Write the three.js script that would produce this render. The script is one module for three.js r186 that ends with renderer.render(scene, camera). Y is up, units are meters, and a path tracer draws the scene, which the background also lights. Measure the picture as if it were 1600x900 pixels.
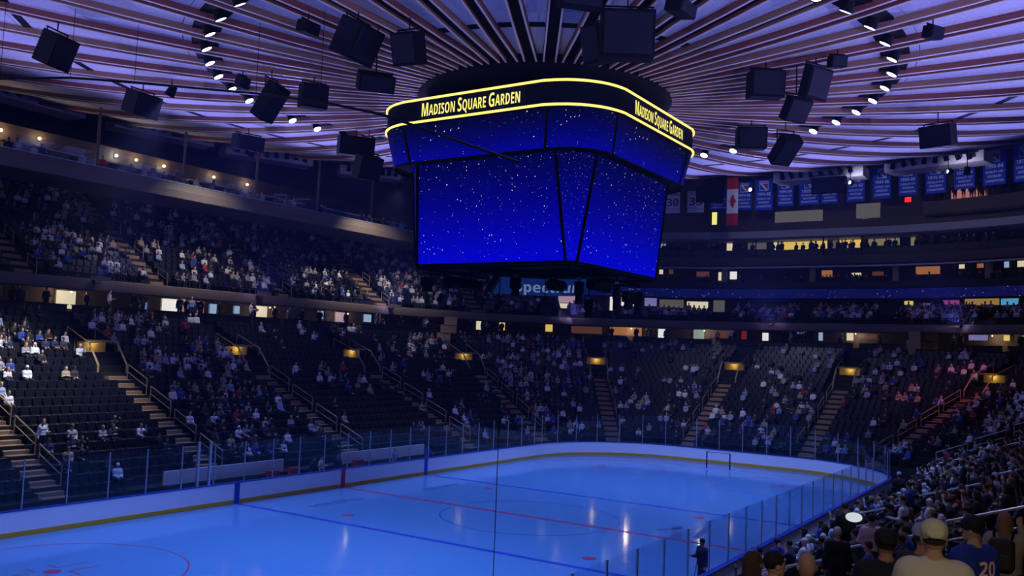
import * as THREE from 'three';
import { mergeGeometries, toCreasedNormals, mergeVertices } from 'three/addons/utils/BufferGeometryUtils.js';
import { RoundedBoxGeometry } from 'three/addons/geometries/RoundedBoxGeometry.js';
import { RectAreaLightUniformsLib } from 'three/addons/lights/RectAreaLightUniformsLib.js';

// ---------------------------------------------------------------- camera
const scene = new THREE.Scene();
scene.background = new THREE.Color(0x000000);
const camera = new THREE.PerspectiveCamera(35.79, 16 / 9, 0.2, 400);
const CP = new THREE.Vector3(-39.192, 8.3796, 24.1268), YAW = -0.5806, PITCH = 0.0699, ROLL = 0.0378, FOC = 1393.69;
const FW = new THREE.Vector3(Math.cos(PITCH) * Math.cos(YAW), Math.sin(PITCH), Math.cos(PITCH) * Math.sin(YAW));
const RT0 = new THREE.Vector3().crossVectors(FW, new THREE.Vector3(0, 1, 0)).normalize();
const UP0 = new THREE.Vector3().crossVectors(RT0, FW);
const RT = RT0.clone().multiplyScalar(Math.cos(ROLL)).addScaledVector(UP0, Math.sin(ROLL));
const UPV = UP0.clone().multiplyScalar(Math.cos(ROLL)).addScaledVector(RT0, -Math.sin(ROLL));
camera.position.copy(CP);
camera.quaternion.setFromRotationMatrix(new THREE.Matrix4().makeBasis(RT, UPV, FW.clone().negate()));
scene.add(camera);
const renderer = new THREE.WebGLRenderer({ antialias: true });
renderer.toneMapping = THREE.LinearToneMapping;
renderer.toneMappingExposure = 1.0;
renderer.shadowMap.enabled = true;
RectAreaLightUniformsLib.init();

// ---------------------------------------------------------------- lights (real ring lamps, plus added washes and fills)
const L_ICE = { color: [0.20, 0.34, 1.0], power: 330 };      // ceiling ring lamps, aimed at the ice
const L_CEIL = { color: [0.34, 0.32, 1.0], power: 1250 };    // added uplights on the long fascia, wash the ceiling
const L_STAND = { color: [0.92, 0.94, 1.0], power: 1900 };    // white stage lights on the left rigs
const L_RED = { color: [1.0, 0.22, 0.25], power: 500 };      // red stage light on the far right rig
const rgb = (c) => new THREE.Color().setRGB(c[0], c[1], c[2]);
function spot(name, col, power, from, to, angle, penumbra = 0.8, radius = 6) {
  const l = new THREE.SpotLight(rgb(col), power, 0, angle, penumbra, 2);
  l.name = name; l.position.set(...from); l.target.position.set(...to); l.castShadow = true; l.shadow.radius = radius;
  scene.add(l); scene.add(l.target); l.target.name = name + '_aim';
  return l;
}
function point(name, col, power, at, radius = 4) {
  const l = new THREE.PointLight(rgb(col), power, 0, 2);
  l.name = name; l.position.set(...at); l.castShadow = true; l.shadow.radius = radius; scene.add(l); return l;
}

// ---------------------------------------------------------------- small helpers
let seed = 20240611;
const rnd = () => { seed |= 0; seed = seed + 0x6D2B79F5 | 0; let t = Math.imul(seed ^ seed >>> 15, 1 | seed); t = t + Math.imul(t ^ t >>> 7, 61 | t) ^ t; return ((t ^ t >>> 14) >>> 0) / 4294967296; };
const rr = (a, b) => a + (b - a) * rnd();
const V = (x, y, z) => new THREE.Vector3(x, y, z);
const clamp = (x, a, b) => Math.min(b, Math.max(a, x));
const smooth = (a, b, x) => { const t = clamp((x - a) / (b - a), 0, 1); return t * t * (3 - 2 * t); };
const used = {};
function numbered(n) { const k = used[n] = (used[n] || 0) + 1; return k === 1 ? n : n + '_' + String(k - 1).padStart(3, '0'); }
function shadow(o) { o.castShadow = true; o.receiveShadow = true; return o; }
function mesh(name, geo, mat, parent) { const m = shadow(new THREE.Mesh(geo, mat)); m.name = name; if (parent) parent.add(m); return m; }
function top(o, name, label, category, group, kind) {
  o.name = numbered(name); o.userData.label = label; if (category) o.userData.category = category;
  if (group) o.userData.group = group; if (kind) o.userData.kind = kind; scene.add(o); return o;
}
function thing(name, label, category, pos = [0, 0, 0], turn = 0, group) {
  const g = new THREE.Group(); g.position.set(...pos); g.rotation.y = turn; return top(g, name, label, category, group);
}
function struct(name, geo, mat, label) { return top(shadow(new THREE.Mesh(geo, mat)), name, label, undefined, undefined, 'structure'); }
function structGroup(name, label) { const g = new THREE.Group(); return top(g, name, label, undefined, undefined, 'structure'); }
const ORD = ['zeroth', 'first', 'second', 'third', 'fourth', 'fifth', 'sixth', 'seventh', 'eighth', 'ninth', 'tenth', 'eleventh', 'twelfth', 'thirteenth', 'fourteenth', 'fifteenth', 'sixteenth', 'seventeenth', 'eighteenth', 'nineteenth', 'twentieth'];
const TENS = ['', '', 'twenty', 'thirty', 'forty', 'fifty', 'sixty'], ord = (n) => ORD[n] || (n % 10 ? TENS[Math.floor(n / 10)] + '-' + ORD[n % 10] : TENS[n / 10].replace(/y$/, 'ieth'));
function px(p) {                                     // where a point falls in the 1600x900 frame (only used to tell what is in view)
  const d = V(p.x, p.y, p.z).sub(CP), z = d.dot(FW);
  return { z, u: 800 + FOC * d.dot(RT) / z, v: 450 - FOC * d.dot(UPV) / z };
}
const inView = (p, m = 30) => { const q = px(p); return q.z > 1 && q.u > -m && q.u < 1600 + m && q.v > -m && q.v < 900 + m; };
function box(w, h, d, x = 0, y = 0, z = 0, ry = 0) { const g = new THREE.BoxGeometry(w, h, d); if (ry) g.rotateY(ry); g.translate(x, y, z); return g; }
function rbox(w, h, d, r, x = 0, y = 0, z = 0) { const g = new RoundedBoxGeometry(w, h, d, 2, r); g.translate(x, y, z); return g; }
function tube(pts, r, seg = 6, n) { return new THREE.TubeGeometry(new THREE.CatmullRomCurve3(pts.map((p) => V(...p)), false, 'catmullrom', 0.1), n || Math.max(2, pts.length * 3), r, seg, false); }
function bar(a, b, r, seg = 6) { const A = V(...a), B = V(...b), d = B.clone().sub(A); const g = new THREE.CylinderGeometry(r, r, d.length(), seg); g.applyQuaternion(new THREE.Quaternion().setFromUnitVectors(V(0, 1, 0), d.clone().normalize())); const c = A.add(B).multiplyScalar(.5); g.translate(c.x, c.y, c.z); return g; }
const merge = (a) => mergeGeometries(a.map((g) => { let h = g.index ? g.toNonIndexed() : g.clone(); for (const k of Object.keys(h.attributes)) if (!['position', 'normal', 'uv'].includes(k)) h.deleteAttribute(k); if (!h.attributes.uv) h.setAttribute('uv', new THREE.BufferAttribute(new Float32Array(h.attributes.position.count * 2), 2)); if (!h.attributes.normal) h.computeVertexNormals(); return h; }));

// ---------------------------------------------------------------- the bowl's plan: curves at distance r round a core rectangle
const A = 21.95, B = 4.42, R0 = 20, LA = 2 * A, LC = R0 * Math.PI / 2, LB = 2 * B, TT = 2 * LA + 2 * LB + 4 * LC;
function frame(t) {
  t = ((t % TT) + TT) % TT;
  const arc = (cx, cz, a) => ({ cx, cz, nx: Math.cos(a), nz: Math.sin(a), arc: true });
  if (t < LA) return { cx: -A + t, cz: -B, nx: 0, nz: -1 }; t -= LA;
  if (t < LC) return arc(A, -B, t / R0 - Math.PI / 2); t -= LC;
  if (t < LB) return { cx: A, cz: -B + t, nx: 1, nz: 0 }; t -= LB;
  if (t < LC) return arc(A, B, t / R0); t -= LC;
  if (t < LA) return { cx: A - t, cz: B, nx: 0, nz: 1 }; t -= LA;
  if (t < LC) return arc(-A, B, t / R0 + Math.PI / 2); t -= LC;
  if (t < LB) return { cx: -A, cz: B - t, nx: -1, nz: 0 }; t -= LB;
  return arc(-A, -B, t / R0 + Math.PI);
}
const P = (t, r, y = 0) => { const f = frame(t); return V(f.cx + f.nx * r, y, f.cz + f.nz * r); };
const faceIn = (t) => { const f = frame(t); return Math.atan2(-f.nx, -f.nz); };
const scaleAt = (t, r) => frame(t).arc ? r / R0 : 1;
function sweep(t0, t1, prof, step = 1.4, crease = 0.6, keep) {     // prof(t) -> [[r, y], ...]
  const n = Math.max(1, Math.ceil((t1 - t0) / step)), pos = [], uv = [];
  const rows = []; for (let i = 0; i <= n; i++) { const t = t0 + (t1 - t0) * i / n; rows.push({ t, p: prof(t).map(([r, y]) => ({ v: P(t, r, y), r, y })) }); }
  for (let i = 0; i < n; i++) {
    const a = rows[i], b = rows[i + 1]; let s = 0;
    for (let j = 0; j < a.p.length - 1; j++) {
      const q = [a.p[j], b.p[j], b.p[j + 1], a.p[j + 1]];
      const ds = Math.hypot(a.p[j + 1].r - a.p[j].r, a.p[j + 1].y - a.p[j].y);
      if (!keep || keep(q[0].v)) {
        const U = [[a.t, s], [b.t, s], [b.t, s + ds], [a.t, s + ds]];
        for (const k of [0, 2, 1, 0, 3, 2]) { pos.push(q[k].v.x, q[k].v.y, q[k].v.z); uv.push(U[k][0], U[k][1]); }
      }
      s += ds;
    }
  }
  const g = new THREE.BufferGeometry();
  g.setAttribute('position', new THREE.Float32BufferAttribute(pos, 3)); g.setAttribute('uv', new THREE.Float32BufferAttribute(uv, 2));
  return toCreasedNormals(g, crease);
}
const rect = (r0, y0, r1, y1) => () => [[r0, y0], [r0, y1], [r1, y1], [r1, y0], [r0, y0]];   // a closed bar, swept

// ---------------------------------------------------------------- materials
function canvasTex(w, h, draw, repeat) {
  const c = document.createElement('canvas'); c.width = w; c.height = h; draw(c.getContext('2d'), w, h);
  const t = new THREE.CanvasTexture(c); t.colorSpace = THREE.SRGBColorSpace; t.wrapS = t.wrapT = THREE.RepeatWrapping; if (repeat) t.repeat.set(...repeat); return t;
}
function noiseTex(n, f, repeat, color = true) {
  const d = new Uint8Array(n * n * 4);
  for (let i = 0; i < n * n; i++) { const v = f(i % n, Math.floor(i / n)); for (let k = 0; k < 3; k++) d[i * 4 + k] = clamp(Array.isArray(v) ? v[k] : v, 0, 255); d[i * 4 + 3] = 255; }
  const t = new THREE.DataTexture(d, n, n); t.wrapS = t.wrapT = THREE.RepeatWrapping; t.magFilter = THREE.LinearFilter; if (color) t.colorSpace = THREE.SRGBColorSpace; if (repeat) t.repeat.set(...repeat); t.needsUpdate = true; return t;
}
const grid = (() => { const n = 64, a = new Float32Array(n * n); for (let i = 0; i < n * n; i++) a[i] = rnd(); return (x, y) => { const s = (v) => ((v % n) + n) % n; const x0 = Math.floor(x), y0 = Math.floor(y), fx = x - x0, fy = y - y0, g = (i, j) => a[s(i) + s(j) * n]; const u = fx * fx * (3 - 2 * fx), v = fy * fy * (3 - 2 * fy); return (g(x0, y0) * (1 - u) + g(x0 + 1, y0) * u) * (1 - v) + (g(x0, y0 + 1) * (1 - u) + g(x0 + 1, y0 + 1) * u) * v; }; })();
const fbm = (x, y) => grid(x, y) * .5 + grid(x * 2 + 7, y * 2 + 3) * .28 + grid(x * 4 + 1, y * 4 + 9) * .22;
const std = (hex, rough = .7, o = {}) => new THREE.MeshStandardMaterial({ color: hex, roughness: rough, side: THREE.DoubleSide, ...o });
const speck = noiseTex(256, (x, y) => 205 + 50 * fbm(x / 8, y / 8) - 12 + rnd() * 14, [.5, .5]);
const woodTex = noiseTex(256, (x, y) => { const v = fbm(x / 64 * 2, y / 4); const k = 165 + 75 * v + rnd() * 12; return [k, k * .97, k * .94]; }, [.25, 1]);
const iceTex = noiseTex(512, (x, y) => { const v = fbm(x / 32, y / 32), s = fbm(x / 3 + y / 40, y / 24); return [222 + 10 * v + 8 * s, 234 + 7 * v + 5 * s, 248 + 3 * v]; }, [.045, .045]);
const iceRough = noiseTex(512, (x, y) => 20 + 6 * fbm(x / 24, y / 24) + 4 * fbm(x / 3, y / 60), [.045, .045], false);
const flat = (hex, rough = .85) => new THREE.MeshPhysicalMaterial({ color: hex, roughness: rough, specularIntensity: .3, side: THREE.DoubleSide });
const M = {
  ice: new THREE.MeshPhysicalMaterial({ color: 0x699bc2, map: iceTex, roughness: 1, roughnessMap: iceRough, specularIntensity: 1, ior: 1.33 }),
  board: std(0xeceaf2, .42), cap: std(0x1b3f9e, .4), kick: std(0xd9a514, .45), lineBlue: std(0x1d3fae, .45), lineRed: std(0xc02338, .45),
  iceBlue: std(0x2848b4, .3), iceRed: std(0xb03a66, .3), iceMark: std(0x53709c, .3), crease: std(0x7fa8dc, .3),
  glass: new THREE.MeshPhysicalMaterial({ color: 0xdfe9f5, transmission: 1, thickness: 0, roughness: .03, ior: 1.45, side: THREE.DoubleSide }),
  post: std(0xb7bcc8, .35, { metalness: .6 }), chrome: std(0xd9dade, .28, { metalness: .75 }), brass: std(0xc9b48a, .35, { metalness: .6 }),
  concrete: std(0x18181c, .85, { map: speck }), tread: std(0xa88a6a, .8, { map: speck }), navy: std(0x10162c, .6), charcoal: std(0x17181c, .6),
  fascia: std(0x74655b, .6, { map: speck }), wallBrown: std(0x54443c, .7, { map: speck }), dark: flat(0x0a0b0e), soffit: std(0xc9bcc6, .7), beam: std(0xa9a6b6, .6),
  panel: std(0xd8d4dc, .8, { map: speck }), panelB: std(0xcac9d8, .8, { map: speck }), woodA: std(0x8a4e3c, .6, { map: woodTex }), woodB: std(0x9c785c, .6, { map: woodTex }), edge: std(0xcdbfb4, .45),
  black: flat(0x060709), gear: flat(0x090a0d), gearBlue: flat(0x10141e, .6), cable: flat(0x0a0b0d),
  seat: std(0x0c0e15, .33), seatBlue: std(0x232a55, .4), tan: std(0xb39a6c, .75, { map: speck }), yellow: std(0xd8b04a, .7), white: std(0xe6e6ea, .55),
};
const glow = (hex, k = 1) => new THREE.MeshStandardMaterial({ color: 0x111111, emissive: hex, emissiveIntensity: k, roughness: .6, side: THREE.DoubleSide });
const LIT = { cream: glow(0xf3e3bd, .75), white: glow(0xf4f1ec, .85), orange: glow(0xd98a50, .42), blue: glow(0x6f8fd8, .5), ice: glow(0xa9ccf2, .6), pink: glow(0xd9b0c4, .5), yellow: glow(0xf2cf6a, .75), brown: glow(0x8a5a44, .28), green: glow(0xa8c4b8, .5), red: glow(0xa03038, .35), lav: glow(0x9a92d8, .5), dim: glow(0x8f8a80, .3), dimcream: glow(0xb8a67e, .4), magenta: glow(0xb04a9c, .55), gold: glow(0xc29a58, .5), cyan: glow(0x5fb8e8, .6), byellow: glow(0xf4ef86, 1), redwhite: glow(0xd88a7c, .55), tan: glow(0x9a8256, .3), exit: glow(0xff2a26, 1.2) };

// ================================================================ RINK
const rinkShape = (() => { const s = new THREE.Shape(); for (let i = 0; i < 200; i++) { const p = P(TT * i / 200, 8.53); if (i) s.lineTo(p.x, -p.z); else s.moveTo(p.x, -p.z); } return s; })();
{
  const g = new THREE.ShapeGeometry(rinkShape); g.rotateX(-Math.PI / 2);
  const uv = g.attributes.uv, ps = g.attributes.position; for (let i = 0; i < uv.count; i++) uv.setXY(i, ps.getX(i), ps.getZ(i));
  const ice = structGroup('floor', 'pale blue ice sheet with painted hockey lines');
  mesh('ice_sheet', g, M.ice, ice);
  const flat = (name, geo, mat, y = .004) => { geo.rotateX(-Math.PI / 2); geo.translate(0, y, 0); return mesh(name, geo, mat, ice); };
  const strip = (x, w, y) => { const g = new THREE.PlaneGeometry(w, 2 * 12.9); g.translate(x, 0, 0); return g; };
  flat('blue_line', strip(-7.77, .305), M.iceBlue); flat('blue_line', strip(7.77, .305), M.iceBlue);
  flat('red_line', strip(0, .305), M.iceRed);
  for (const s of [-1, 1]) { const g2 = new THREE.PlaneGeometry(.06, 2 * 12.1); g2.translate(s * 27.13, 0, 0); flat('goal_line', g2, M.iceRed); }
  const ring = (x, z, r, w, mat, name) => { const g = new THREE.RingGeometry(r - w, r, 96); g.translate(x, -z, 0); flat(name, g, mat); };
  const disc = (x, z, r, mat, name) => { const g = new THREE.CircleGeometry(r, 32); g.translate(x, -z, 0); flat(name, g, mat, .006); };
  const line = (x, z, w, h, mat) => { const g = new THREE.PlaneGeometry(w, h); g.translate(x, -z, 0); flat('hash_mark', g, mat, .006); };
  for (const sx of [-1, 1]) for (const sz of [-1, 1]) {
    const x = sx * 21.03, z = sz * 6.7; ring(x, z, 4.57, .06, M.iceRed, 'faceoff_circle'); disc(x, z, .3, M.iceRed, 'faceoff_spot');
    for (const a of [-1, 1]) for (const b of [-1, 1]) { line(x + a * .95, z + b * .38, 1.2, .06, M.iceRed); line(x + a * .4, z + b * .7, .06, .7, M.iceRed); }
    disc(sx * 6.1, z, .3, M.iceRed, 'faceoff_spot');
  }
  ring(0, 0, 4.57, .06, M.iceBlue, 'centre_circle');
  for (const s of [-1, 1]) { const g3 = new THREE.CircleGeometry(1.83, 24, s > 0 ? Math.PI / 2 : -Math.PI / 2, Math.PI); g3.translate(s * 27.1, 0, 0); flat('goal_crease', g3, M.crease, .003); }
  // printed marks on the ice
  const mark = (txt, x, z, w, h, turn, size) => {
    const tex = canvasTex(1024, 192, (c, W, H) => { c.fillStyle = '#fff'; c.clearRect(0, 0, W, H); c.font = 'bold 150px sans-serif'; c.textAlign = 'center'; c.textBaseline = 'middle'; c.fillStyle = '#46628f'; c.fillText(txt, W / 2, H / 2); });
    const g4 = new THREE.PlaneGeometry(w, h); g4.rotateZ(turn); g4.translate(x, -z, 0);
    flat('ice_lettering', g4, new THREE.MeshStandardMaterial({ map: tex, transparent: true, alphaTest: .4, roughness: .3, side: THREE.DoubleSide }), .005);
  };
  mark('FORYDRU', -3.9, -9.6, 5.6, 1.25, 0); mark('ORTDRU', 4.4, -9.0, 5.6, 1.0, 0);
  for (const [x, z, w, h, tn] of [[1.6, 7.3, 3.2, .5, .35], [2.6, 8.2, 3.0, .35, .2], [2.2, 6.7, 1.4, .3, -.5]]) { const g5 = new THREE.PlaneGeometry(w, h); g5.rotateZ(tn); g5.translate(x, -z, 0); flat('ice_mark', g5, M.iceMark, .005); }
}
// boards, kick plate, cap rail, glass: one thing
const glassTop = (t) => { const left = 3.12, end = 3.4, right = 2.82; if (t < LA) return left; if (t < LA + LC) return left + (end - left) * (t - LA) / LC; if (t < LA + LC + LB) return end; if (t < LA + 2 * LC + LB) return end + (right - end) * (t - LA - LC - LB) / LC; if (t < 2 * LA + 2 * LC + LB) return right; return 2.9; };
{
  const bd = thing('rink_boards', 'white rink boards with yellow kick plate, blue cap rail and tall glass', 'boards');
  mesh('board_wall', sweep(0, TT, rect(8.53, 0, 8.66, 1.04), 1.0), M.board, bd);
  mesh('kick_plate', sweep(0, TT, rect(8.515, .005, 8.53, .2), 1.0), M.kick, bd);
  mesh('cap_rail', sweep(0, TT, rect(8.5, 1.04, 8.72, 1.085), 1.0), M.cap, bd);
  const stripe = (t, w, mat, name) => mesh(name, sweep(t - w / 2, t + w / 2, rect(8.512, .004, 8.531, 1.042), .2), mat, bd);
  stripe(A - 7.77, .34, M.lineBlue, 'blue_stripe'); stripe(A + 7.77, .34, M.lineBlue, 'blue_stripe'); stripe(A, .34, M.lineRed, 'red_stripe');
  const off = LA + 2 * LC + LB; stripe(off + A - 7.77, .34, M.lineBlue, 'blue_stripe'); stripe(off + A + 7.77, .34, M.lineBlue, 'blue_stripe'); stripe(off + A, .34, M.lineRed, 'red_stripe');
  // panes with posts; seams every ~1.9 m in true length
  const seams = []; let t = 1.2; while (t < TT - .5) { seams.push(t); t += 1.92 / scaleAt(t, 8.6); }
  for (let i = 0; i < seams.length; i++) {
    const a = seams[i], b = i + 1 < seams.length ? seams[i + 1] : seams[0] + TT;
    const h = glassTop((a + b) / 2 % TT), n = frame((a + b) / 2).arc ? 3 : 1;
    mesh('glass_pane', sweep(a + .04, b - .04, () => [[8.6, 1.085], [8.6, h]], (b - a) / n), M.glass, bd);
    const p = P(a, 8.6), ry = faceIn(a); const g = rbox(.055, h - 1.085 + .03, .06, .012, 0, (h + 1.085) / 2, 0); g.rotateY(ry); g.translate(p.x, 0, p.z);
    mesh('stanchion', g, M.post, bd);
  }
  // two taller bright door posts seen on the left
  for (const x of [-10.25, -9.55]) { const g = rbox(.12, 2.2, .12, .02, x, 1.085 + 1.1, -12.98); mesh('door_post', g, M.chrome, bd); }
}
{ // goal frame at the far end
  const g = thing('goal_frame', 'bare dark goal frame standing on far goal line', 'goal', [27.13, 0, 0]);
  for (const s of [-1, 1]) mesh('goal_post', bar([0, 0, s * .915], [0, 1.22, s * .915], .05, 10), M.dark, g);
  mesh('crossbar', bar([0, 1.2, -.915], [0, 1.2, .915], .02, 8), M.dark, g);
}
// ================================================================ LOWER BOWL
const NR = 21, RD = .8, RA = 11;
const wgt = (t) => t < 150 ? smooth(90, 112, t) : 1 - smooth(200, 225, t);
const inPit = (t) => t > 152 && t < 192;
const rowY = (i, t) => { const w = wgt(t), y = .9 + .5 * w + i * (.4 - .064 * w); return inPit(t) ? Math.min(y, 6.78) : y; };
const lowProfile = (t) => { const p = [[8.68, 0.02], [10.75, .02], [10.75, rowY(0, t)]]; for (let i = 0; i < NR; i++) { p.push([RA + i * RD + (i ? 0 : -.25), rowY(i, t)], [RA + (i + 1) * RD, rowY(i, t)]); } p.push([RA + NR * RD, rowY(NR - 1, t) + .001]); return p; };
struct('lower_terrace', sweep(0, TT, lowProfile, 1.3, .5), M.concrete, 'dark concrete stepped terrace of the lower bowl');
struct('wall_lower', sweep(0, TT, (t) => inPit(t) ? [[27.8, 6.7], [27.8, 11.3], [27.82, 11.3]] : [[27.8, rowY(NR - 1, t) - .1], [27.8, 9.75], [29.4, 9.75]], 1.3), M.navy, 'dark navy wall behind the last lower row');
// concourse ledge with counters, under the upper tier
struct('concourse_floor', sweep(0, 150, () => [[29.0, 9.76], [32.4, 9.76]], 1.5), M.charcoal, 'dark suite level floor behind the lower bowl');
struct('wall_suite', sweep(0, 150, () => [[32.3, 9.7], [32.3, 11.7]], 1.5), M.wallBrown, 'dim brown back wall of the suites');
struct('suite_soffit', sweep(0, 150, () => [[29.4, 11.42], [32.4, 11.6]], 1.5), M.wallBrown, 'brown soffit over the suites');
struct('trim_ledge', sweep(0, 150, rect(27.72, 9.72, 27.9, 9.82), 1.5), M.gearBlue, 'grey metal cap along the suite ledge');
// the long fascia of the upper tier
struct('trim_fascia', sweep(0, TT, () => [[32.4, 11.6], [29.62, 11.38], [29.5, 11.46], [29.42, 11.75], [29.5, 12.16], [29.62, 12.24], [30.0, 12.24]], 1.3, .5), M.fascia, 'taupe curved fascia band running round the upper tier');
// ================================================================ UPPER BOWL (left side and corner), outer wall
const TL1 = 60.6, TR1 = 98.8, UR = 22, URA = 30.1;
const upY = (i) => 12.24 + i * .52;
const keepR = (v) => Math.hypot(v.x, v.z) < 61.5;
struct('upper_terrace', sweep(-12, TL1, () => { const p = []; for (let i = 0; i < UR; i++) p.push([URA + i * RD, upY(i)], [URA + (i + 1) * RD, upY(i)]); p.push([URA + UR * RD, upY(UR)]); return p; }, 1.3, .5, keepR), M.concrete, 'dark stepped terrace of the upper seating tier');
{ const g = new THREE.CylinderGeometry(62, 62, 34, 96, 1, true); g.translate(0, 14, 0); struct('wall_outer', g, M.wallBrown, 'dark brown round outer wall of the arena'); }
{ const g = new THREE.CircleGeometry(63, 64); g.rotateX(-Math.PI / 2); g.translate(0, -.05, 0); struct('floor_slab', g, M.dark, 'dark slab under the arena floor'); }
{ // cheek wall between the upper seats and the far end suites
  const pts = []; const sh = new THREE.Shape(); sh.moveTo(29.5, 12.2); sh.lineTo(38, 12.2); sh.lineTo(38, 23); sh.lineTo(37, 18); sh.lineTo(29.5, 12.9); sh.closePath();
  const g = new THREE.ExtrudeGeometry(sh, { depth: .3, bevelEnabled: false }); const f = frame(TL1);
  g.applyMatrix4(new THREE.Matrix4().makeBasis(V(f.nx, 0, f.nz), V(0, 1, 0), V(-f.nz, 0, f.nx))); g.translate(f.cx, 0, f.cz);
  struct('wall_cheek', g, M.wallBrown, 'brown sloping wall ending the upper seats at the corner');
}
// ================================================================ FAR END: stacked suite levels
{
  const T0 = TL1 + .2, T1 = TR1 + 4, S = (n, pr, m, l) => struct(n, sweep(T0, T1, pr, 1.3, .5), m, l);
  S('far_terrace', () => { const p = []; for (let i = 0; i < 5; i++) p.push([30 + i * .8, 12.24 + i * .26], [30.8 + i * .8, 12.24 + i * .26]); p.push([35, 13.28]); return p; }, M.concrete, 'low dark terrace of seats above the far fascia');
  S('wall_far_a', () => [[34.8, 12.2], [34.8, 15]], M.wallBrown, 'back wall behind far end club seats');
  S('slab_far_a', rect(33.2, 14.95, 38, 15.85), M.dark, 'dark floor slab over the far club seats');
  S('wall_far_b', () => [[36.3, 15.8], [36.3, 18.6]], M.wallBrown, 'brown back wall of the far end lower suites');
  S('trim_far_a', () => [[38, 18.55], [33.6, 18.35], [33.2, 18.5], [33.2, 19.4], [33.4, 19.45], [38, 19.45]], M.wallBrown, 'brown fascia between the far end suite levels');
  S('trim_far_soffit', rect(33.3, 18.2, 33.7, 18.36), M.beam, 'pale strip under the far suite fascia');
  S('wall_far_c', () => [[36.8, 19.4], [36.8, 21.6]], M.wallBrown, 'brown back wall of the far upper suites');
  S('trim_far_beam', () => [[38, 21.5], [33.9, 21.35], [33.4, 21.5], [34.2, 22.35], [38, 22.4]], M.beam, 'wide sloping pale beam above the far suites');
  S('wall_far_d', () => [[36.8, 22.3], [36.8, 30]], M.wallBrown, 'brown top wall behind the hanging banners');
  S('trim_far_parapet', rect(35.2, 22.4, 35.4, 23.35), M.wallBrown, 'brown parapet in front of the top windows');
  // LED ribbon
  const star = canvasTex(2048, 64, (c, W, H) => { c.fillStyle = '#060b58'; c.fillRect(0, 0, W, H); for (let i = 0; i < 420; i++) { const k = rnd(); c.fillStyle = k > .8 ? '#e8ecff' : k > .4 ? '#5a68d8' : '#2a36b0'; c.beginPath(); c.arc(rnd() * W, rnd() * H, k > .9 ? 2.3 : 1.3, 0, 7); c.fill(); } });
  star.repeat.set(1 / 24, 1);
  const led = new THREE.MeshStandardMaterial({ color: 0x05060c, emissive: 0xffffff, emissiveMap: star, emissiveIntensity: .55, roughness: .5, side: THREE.DoubleSide });
  const g = sweep(T0, T1, () => [[33.1, 14.95], [33.05, 15.9]], 1.3);
  const rs = thing('ribbon_screen', 'long dark blue starry ribbon screen across far end', 'screen'); mesh('screen_face', g, led, rs);
  mesh('housing', sweep(T0, T1, rect(33.12, 14.85, 33.3, 15.95), 1.3), M.dark, rs);
  // right hand press box, projecting from the top wall
  S2box();
  function S2box() {
    const t0 = 87.6, t1 = 100;
    struct('press_box', sweep(t0, t1, () => [[37, 23.1], [34.2, 23.1], [34.0, 23.3], [34.0, 24.5], [34.2, 24.55], [37, 24.6]], 1.3, .5), M.wallBrown, 'brown projecting press box deck at upper right');
    struct('press_box_end', sweep(t0 - .15, t0, rect(34.0, 23.1, 37, 24.55), 1), M.wallBrown, 'brown end wall of the upper right press box');
  }
}
const winMat = {};
function litPanels(list, r, name, where, cat) {  // emissive panels paint the lamplight on suite and club back walls
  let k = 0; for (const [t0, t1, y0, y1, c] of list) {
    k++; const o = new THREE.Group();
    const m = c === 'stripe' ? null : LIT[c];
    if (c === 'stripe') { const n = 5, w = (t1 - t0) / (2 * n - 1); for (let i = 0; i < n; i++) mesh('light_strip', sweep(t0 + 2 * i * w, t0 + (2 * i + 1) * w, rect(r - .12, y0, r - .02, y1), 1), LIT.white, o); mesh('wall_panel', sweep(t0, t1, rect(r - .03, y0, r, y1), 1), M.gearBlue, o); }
    else { mesh('glow_pane', sweep(t0, t1, rect(r - .1, y0, r - .02, y1), 1.2), m, o); const f = .06; mesh('frame', merge([sweep(t0 - f, t0, rect(r - .14, y0, r, y1), 1), sweep(t1, t1 + f, rect(r - .14, y0, r, y1), 1), sweep(t0 - f, t1 + f, rect(r - .14, y1, r, y1 + f), 1)]), M.charcoal, o); }
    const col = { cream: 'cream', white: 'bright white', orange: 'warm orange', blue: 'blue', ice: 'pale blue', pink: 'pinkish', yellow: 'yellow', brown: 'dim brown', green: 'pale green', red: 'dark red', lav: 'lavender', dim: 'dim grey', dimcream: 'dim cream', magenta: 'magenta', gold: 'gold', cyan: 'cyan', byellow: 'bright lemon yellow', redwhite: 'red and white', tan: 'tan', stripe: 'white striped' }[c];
    top(o, name, `${col} glowing panel, ${ord(k)} from left ${where}`, cat || 'lit window', 'lit openings ' + where);
  }
}
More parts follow.
